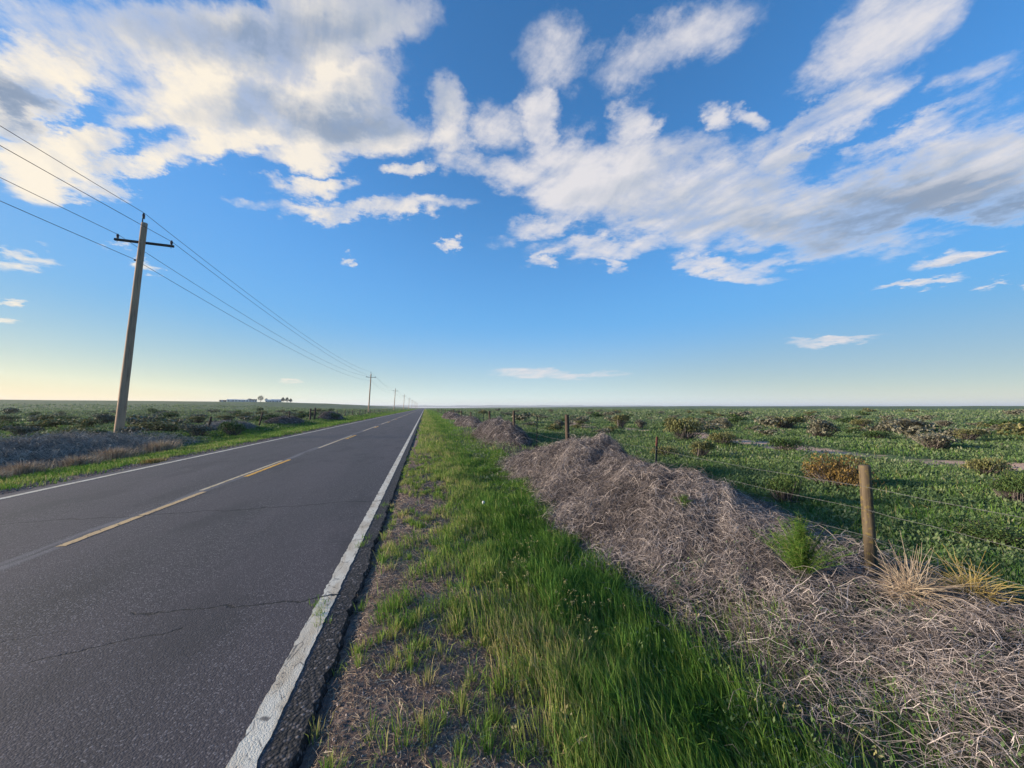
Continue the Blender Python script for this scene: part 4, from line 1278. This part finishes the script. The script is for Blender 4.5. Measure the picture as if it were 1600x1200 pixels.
trail_d = lambda x, y: np.abs(x - 15 - 1.1 * np.sin(.33 * y) - .4 * np.sin(.9 * y + 1))
tr = lambda x, y: (x > 4.6 + .25 * vn(y, x, 1.1, 3)) * (1 - .96 * (1 - smooth(trail_d(x, y), .9, 1.9)) * (vn(x, y, 2.3, 4) > -.45) * (y < 45) * (y > 3)) * np.clip(.85 + .4 * vn(x, y, 1.6, 8), 0, 1)
tl2 = lambda x, y: (x < -12.2) * np.clip(.8 + .5 * vn(x, y, 2.5, 8), 0, 1) * np.clip(1 - 2.2 * dl(x, y), .0, 1)
tf = lambda x, y: .48 + .22 * vn(x, y, 1.1, 5) + .14 * vn(x, y, 5, 7)
V, F, T = joinm([field(19000, 4.5, 13, 14, 74, 17, tr, lambda r: .016 + .0034 * r, lambda r: .095 + 0 * r, tf),
                 field(21000, 12, 45, 5, 72, 10, tr, lambda r: .014 + .0036 * r, lambda r: .085 + 0 * r, tf),
                 field(17000, 40, 420, 1, 72, 6, tr, lambda r: .05 + .0028 * r, lambda r: .06 + .0003 * r, tf)])
tag(link('field_weeds', mesh('field_weeds', V, F, M_WEED, T)), 'low leafy green weeds covering the plain right of the fence', 'weeds', kind='stuff')
V, F, T = joinm([field(15000, 14, 45, -52, -12, 10, tl2, lambda r: .016 + .0036 * r, lambda r: .10 + 0 * r, tf),
                 field(14000, 40, 420, -52, -3, 6, tl2, lambda r: .05 + .0028 * r, lambda r: .06 + .0003 * r, tf)])
tag(link('field_weeds', mesh('field_weeds', V, F, M_WEED, T)), 'low green weeds covering the plain on the left beyond the fence', 'weeds', kind='stuff')
V, F, T = joinm([field(2600, 12, 200, 5, 72, 9, tr, lambda r: .02 + .0045 * r, lambda r: .14 + .0006 * r, tf),
                 field(5000, 14, 200, -52, -6, 9, tl2, lambda r: .02 + .0036 * r, lambda r: .12 + .0004 * r, tf),
                 field(1500, 4.5, 14, 0, 16, 12, lambda x, y: (x > 1.2) * (x < 3.2) * (y > 8) * (vn(x, y, .8, 3) > .1) * 1.0, lambda r: .04 + 0 * r, lambda r: .14 + 0 * r, tf),
                 field(900, 12, 30, 3, 14, 14, lambda x, y: (x > 1.6) * (x < 3.4) * (vn(x, y, .9, 5) > -.1) * 1.0, lambda r: .05 + 0 * r, lambda r: .25 + 0 * r, tf)])
tag(link('sage_weeds', mesh('sage_weeds', V, F, M_SAGE, T)), 'patches of grey green weeds scattered through the plain', 'weeds', kind='stuff')

# thin grass and dry stems standing among the weeds of both fields
def field_grass(n, r0, r1, a0, a1, test, h0, h1, tm):
    r = np.exp(rng.uniform(np.log(r0), np.log(r1), n)); a = np.radians(rng.uniform(a0, a1, n))
    x, y = r * np.sin(a), r * np.cos(a)
    m = rng.uniform(size=n) < test(x, y) * np.clip(.5 + .9 * vn(x, y, 1.9, 17), 0, 1)
    x, y, r = x[m], y[m], r[m]; n = len(x)
    t_ = np.where(rng.uniform(size=n) < .07, .97, tm + .2 * vn(x, y, 2.2, 5) + rng.normal(0, .12, n))
    return blades(np.stack([x, y, ground_z(x, y) - .01], 1), rng.uniform(h0, h1, n), (.002 + .0006 * r) * rng.uniform(.7, 1.3, n),
                  rng.uniform(0, 6.3, n), np.abs(rng.normal(.4, .25, n)), np.clip(t_, 0, 1))


V, F, T = joinm([field_grass(70000, 4.5, 40, 8, 74, tr, .10, .24, .5), field_grass(40000, 2.6, 9, 25, 72, lambda x, y: (x > 4.3) * 1.0, .06, .17, .45)])
tag(link('field_grass', mesh('field_grass', V, F, M_GRASS, T)), 'thin green grass and dry stems among the weeds right of the fence', 'grass', kind='stuff')
V, F, T = field_grass(50000, 14, 60, -52, -10, tl2, .12, .28, .5)
tag(link('field_grass', mesh('field_grass', V, F, M_GRASS, T)), 'thin green grass and dry stems on the plain left of the road', 'grass', kind='stuff')

# green sprigs poking out of the heap and its foot
V, F, T = joinm([field(1300, 1.6, 7, 18, 72, 16, lambda x, y: (x > 1.5) * (x < 5.4) * (vn(x, y, .5, 31) > np.where(y < 3.6, -.35, .25)) * 1.0, lambda r: .020 + 0 * r, lambda r: .12 + 0 * r, tf)])
V[:, 2] += drift_main(V[:, 0], V[:, 1]) * .9
tag(link('green_sprigs', mesh('green_sprigs', V, F, M_WEED, T)), 'scattered green sprigs growing up through the dead brush in the foreground', 'weeds', kind='stuff')

# straw litter and stones on the shoulder
gz = lambda x, y: ground_z(x, y)
V, F, T = joinm([twigs(gz, -.52, 2.0, .9, 5.5, 24000, .0009, .0019, (.03, .14), .008, lambda x, y: np.clip(1.1 - .45 * x, .1, 1), .5, 4, 2),
                 twigs(gz, -.5, 1.6, 5.5, 16, 9000, .002, .004, (.05, .2), .012, lambda x, y: np.clip(1.1 - .45 * x, .1, 1), .5, 4, 2),
                 twigs(gz, -.3, 1.5, 1.2, 6, 60, .0022, .0035, (.12, .3), .02, None, .8, 5, 1.5)])
tag(link('straw_litter', mesh('straw_litter', V, F, M_STRAW, T)), 'dead straw and stem litter strewn over the bare dirt shoulder', 'litter', kind='stuff')


def stones(n, x0, x1, y0, y1, s0, s1):
    y = logy(n, y0 + .5, y1 + .5) - .5; x = rng.uniform(x0, x1, n)
    s = rng.uniform(s0, s1, n) * (1 + y * .06)
    base = np.array([[1, 0, 0], [-1, 0, 0], [0, 1, 0], [0, -1, 0], [0, 0, .7], [0, 0, -.7]], float)
    V = base[None] * s[:, None, None] * rng.uniform(.6, 1.3, (n, 6, 1)) + np.stack([x, y, ground_z(x, y) + s * .15], 1)[:, None]
    f = np.array([[0, 2, 4], [2, 1, 4], [1, 3, 4], [3, 0, 4], [2, 0, 5], [1, 2, 5], [3, 1, 5], [0, 3, 5]])
    F = (np.arange(n)[:, None, None] * 6 + f[None]).reshape(-1, 3)
    return V.reshape(-1, 3), [F], np.repeat(rng.uniform(size=n), 6)


V, F, T = joinm([stones(14000, -.56, .9, .9, 14, .003, .009), stones(3000, -8.6, -7.85, 3, 40, .006, .016)])
tag(link('gravel', mesh('gravel', V, F, M_STONE, T)), 'loose small gravel along both broken edges of the asphalt', 'gravel', kind='stuff')

# crumpled white litter in the grass
V, F, T = lathe([(.005, -.024), (.016, -.022), (.024, -.008), (.026, .008), (.019, .022), (.008, .028)], 12, .28)
tag(link('paper_scrap', mesh('paper_scrap', V, F, M_PAPER, T), None, (.97, 6.45, float(ground_z(.97, 6.45)) + .16)), 'small white ball of litter lying in the verge grass', 'litter')


# ------------------------------------------------------------------ farmstead on the left rise
def farm_building(az_, r, L, Wd, H_, roof, mat, rmat, label, rz=0.0):
    a = RD(az_); x, y = r * sin(a), r * cos(a)
    z = float(ground_z(x, y)) - .2
    root = empty('farm_building', (x, y, z), -a + rz)
    tag(root, label, 'building', 'white farm buildings on the left horizon')
    V, F, T = boxm((0, 0, H_ / 2), (L, Wd, H_)); link('wall', mesh('wall', V, F, mat), root)
    V = np.array([[-L / 2 - .3, -Wd / 2 - .3, H_ - .05], [L / 2 + .3, -Wd / 2 - .3, H_ - .05], [L / 2 + .3, Wd / 2 + .3, H_ - .05], [-L / 2 - .3, Wd / 2 + .3, H_ - .05], [-L / 2 - .3, 0, H_ + roof], [L / 2 + .3, 0, H_ + roof]], float)
    link('roof', mesh('roof', V, [np.array([[0, 1, 5, 4], [2, 3, 4, 5], [3, 2, 1, 0]]), np.array([[0, 4, 3], [1, 2, 5]])], rmat), root)
    V, F, T = joinm([boxm((q * L / 5, -Wd / 2 - .03, 1.2), (1.2, .08, 1.6)) for q in (-1.6, .4, 1.7)])
    V2, F2, T2 = boxm((-L / 12, -Wd / 2 - .03, 1.1), (2.4, .08, 2.2))
    link('window_band', mesh('window_band', V, F, M_DROOF), root)
    link('door', mesh('door', V2, F2, M_ROOF), root)


def tree(az_, r, h, w_, label, mat=M_CROWN, conic=False):
    a = RD(az_); x, y = r * sin(a), r * cos(a)
    z = float(ground_z(x, y)) - .1
    root = empty('tree', (x, y, z)); tag(root, label, 'tree', 'trees around the distant farmstead')
    V, F, T = lathe([(.28, 0), (.2, h * .3), (.1, h * .7)], 8, .05); link('trunk', mesh('trunk', V, F, M_BARK), root)
    n = 1500
    d = rng.normal(size=(n, 3)); d /= np.linalg.norm(d, axis=1, keepdims=True)
    rad = rng.uniform(.5, 1.05, n) * (1 + .2 * np.sin(d[:, 0] * 7) * np.cos(d[:, 2] * 6))
    P_ = d * rad[:, None] * np.array([w_ / 2, w_ / 2, h * .40]) + np.array([0, 0, h * .6])
    if conic: P_[:, :2] *= (1.35 - P_[:, 2:] / h)
    V, F, T = leaves(P_, rng.uniform(.35, .8, n), rng.uniform(0, 1.5, n), np.clip(rng.normal(.5, .2, n), 0, 1))
    link('crown', mesh('crown', V, F, mat, T), root)


def azp(px):   # bearing from the road's direction of a column of the distant horizon
    return math.degrees(math.atan((px - 800) / 600)) + 12.75


farm_building(-23.3, 600, 11, 8, 2.2, 1.0, M_WHITE, M_ROOF, 'long low white shed, leftmost building of the distant farmstead')
farm_building(-22.2, 604, 12, 8, 2.0, .9, M_WHITE, M_ROOF, 'second long pale shed of the farmstead, right of the leftmost one')
farm_building(-21.25, 610, 9, 7, 2.4, 1.3, M_WHITE, M_DROOF, 'small farmhouse with dark roof left of the round tree')
farm_building(-19.6, 600, 7, 7, 2.4, 1.2, M_WHITE, M_WHITE, 'small bright white shed right of the round tree')
farm_building(-18.75, 606, 12, 9, 2.5, 1.7, M_WHITE, M_ROOF, 'pale barn with grey roof left of the dark evergreens')
farm_building(-24.2, 596, 7, 4, 1.6, .6, M_DROOF, M_DROOF, 'low dark outbuilding at the left end of the farmstead')
tree(-20.45, 606, 8.6, 7.0, 'tall round tree in the middle of the distant farmstead')
tree(-19.85, 612, 5.0, 3.5, 'small russet tree beside the bright white shed', M_CROWNO)
tree(-18.05, 600, 6.8, 6, 'dark evergreen at the left of the clump at the right end of the farmstead', M_CROWN, True)
tree(-17.6, 604, 7.2, 6, 'middle evergreen of the dark clump at the right end of the farmstead', M_CROWN, True)
tree(-17.2, 600, 5.6, 5, 'lower evergreen at the right of the dark clump by the farmstead', M_CROWN, True)
tree(-21.6, 614, 4.4, 5, 'low bushy tree behind the small farmhouse')

# ------------------------------------------------------------------ haze
hz_me = mesh('haze', boxm((500, 2000, 22), (16000, 13000, 52))[0], boxm((0, 0, 0), (1, 1, 1))[1])
hz = link('haze', hz_me); tag(hz, kind='stuff')
M_HAZE, t = newmat('haze')
pv = t.n('ShaderNodeVolumePrincipled', {'Color': (.80, .88, 1.0, 1), 'Density': .00016, 'Anisotropy': .2})
on = t.n('ShaderNodeOutputMaterial'); t.t.links.new(pv.outputs[0], on.inputs['Volume'])
hz_me.materials.append(M_HAZE)
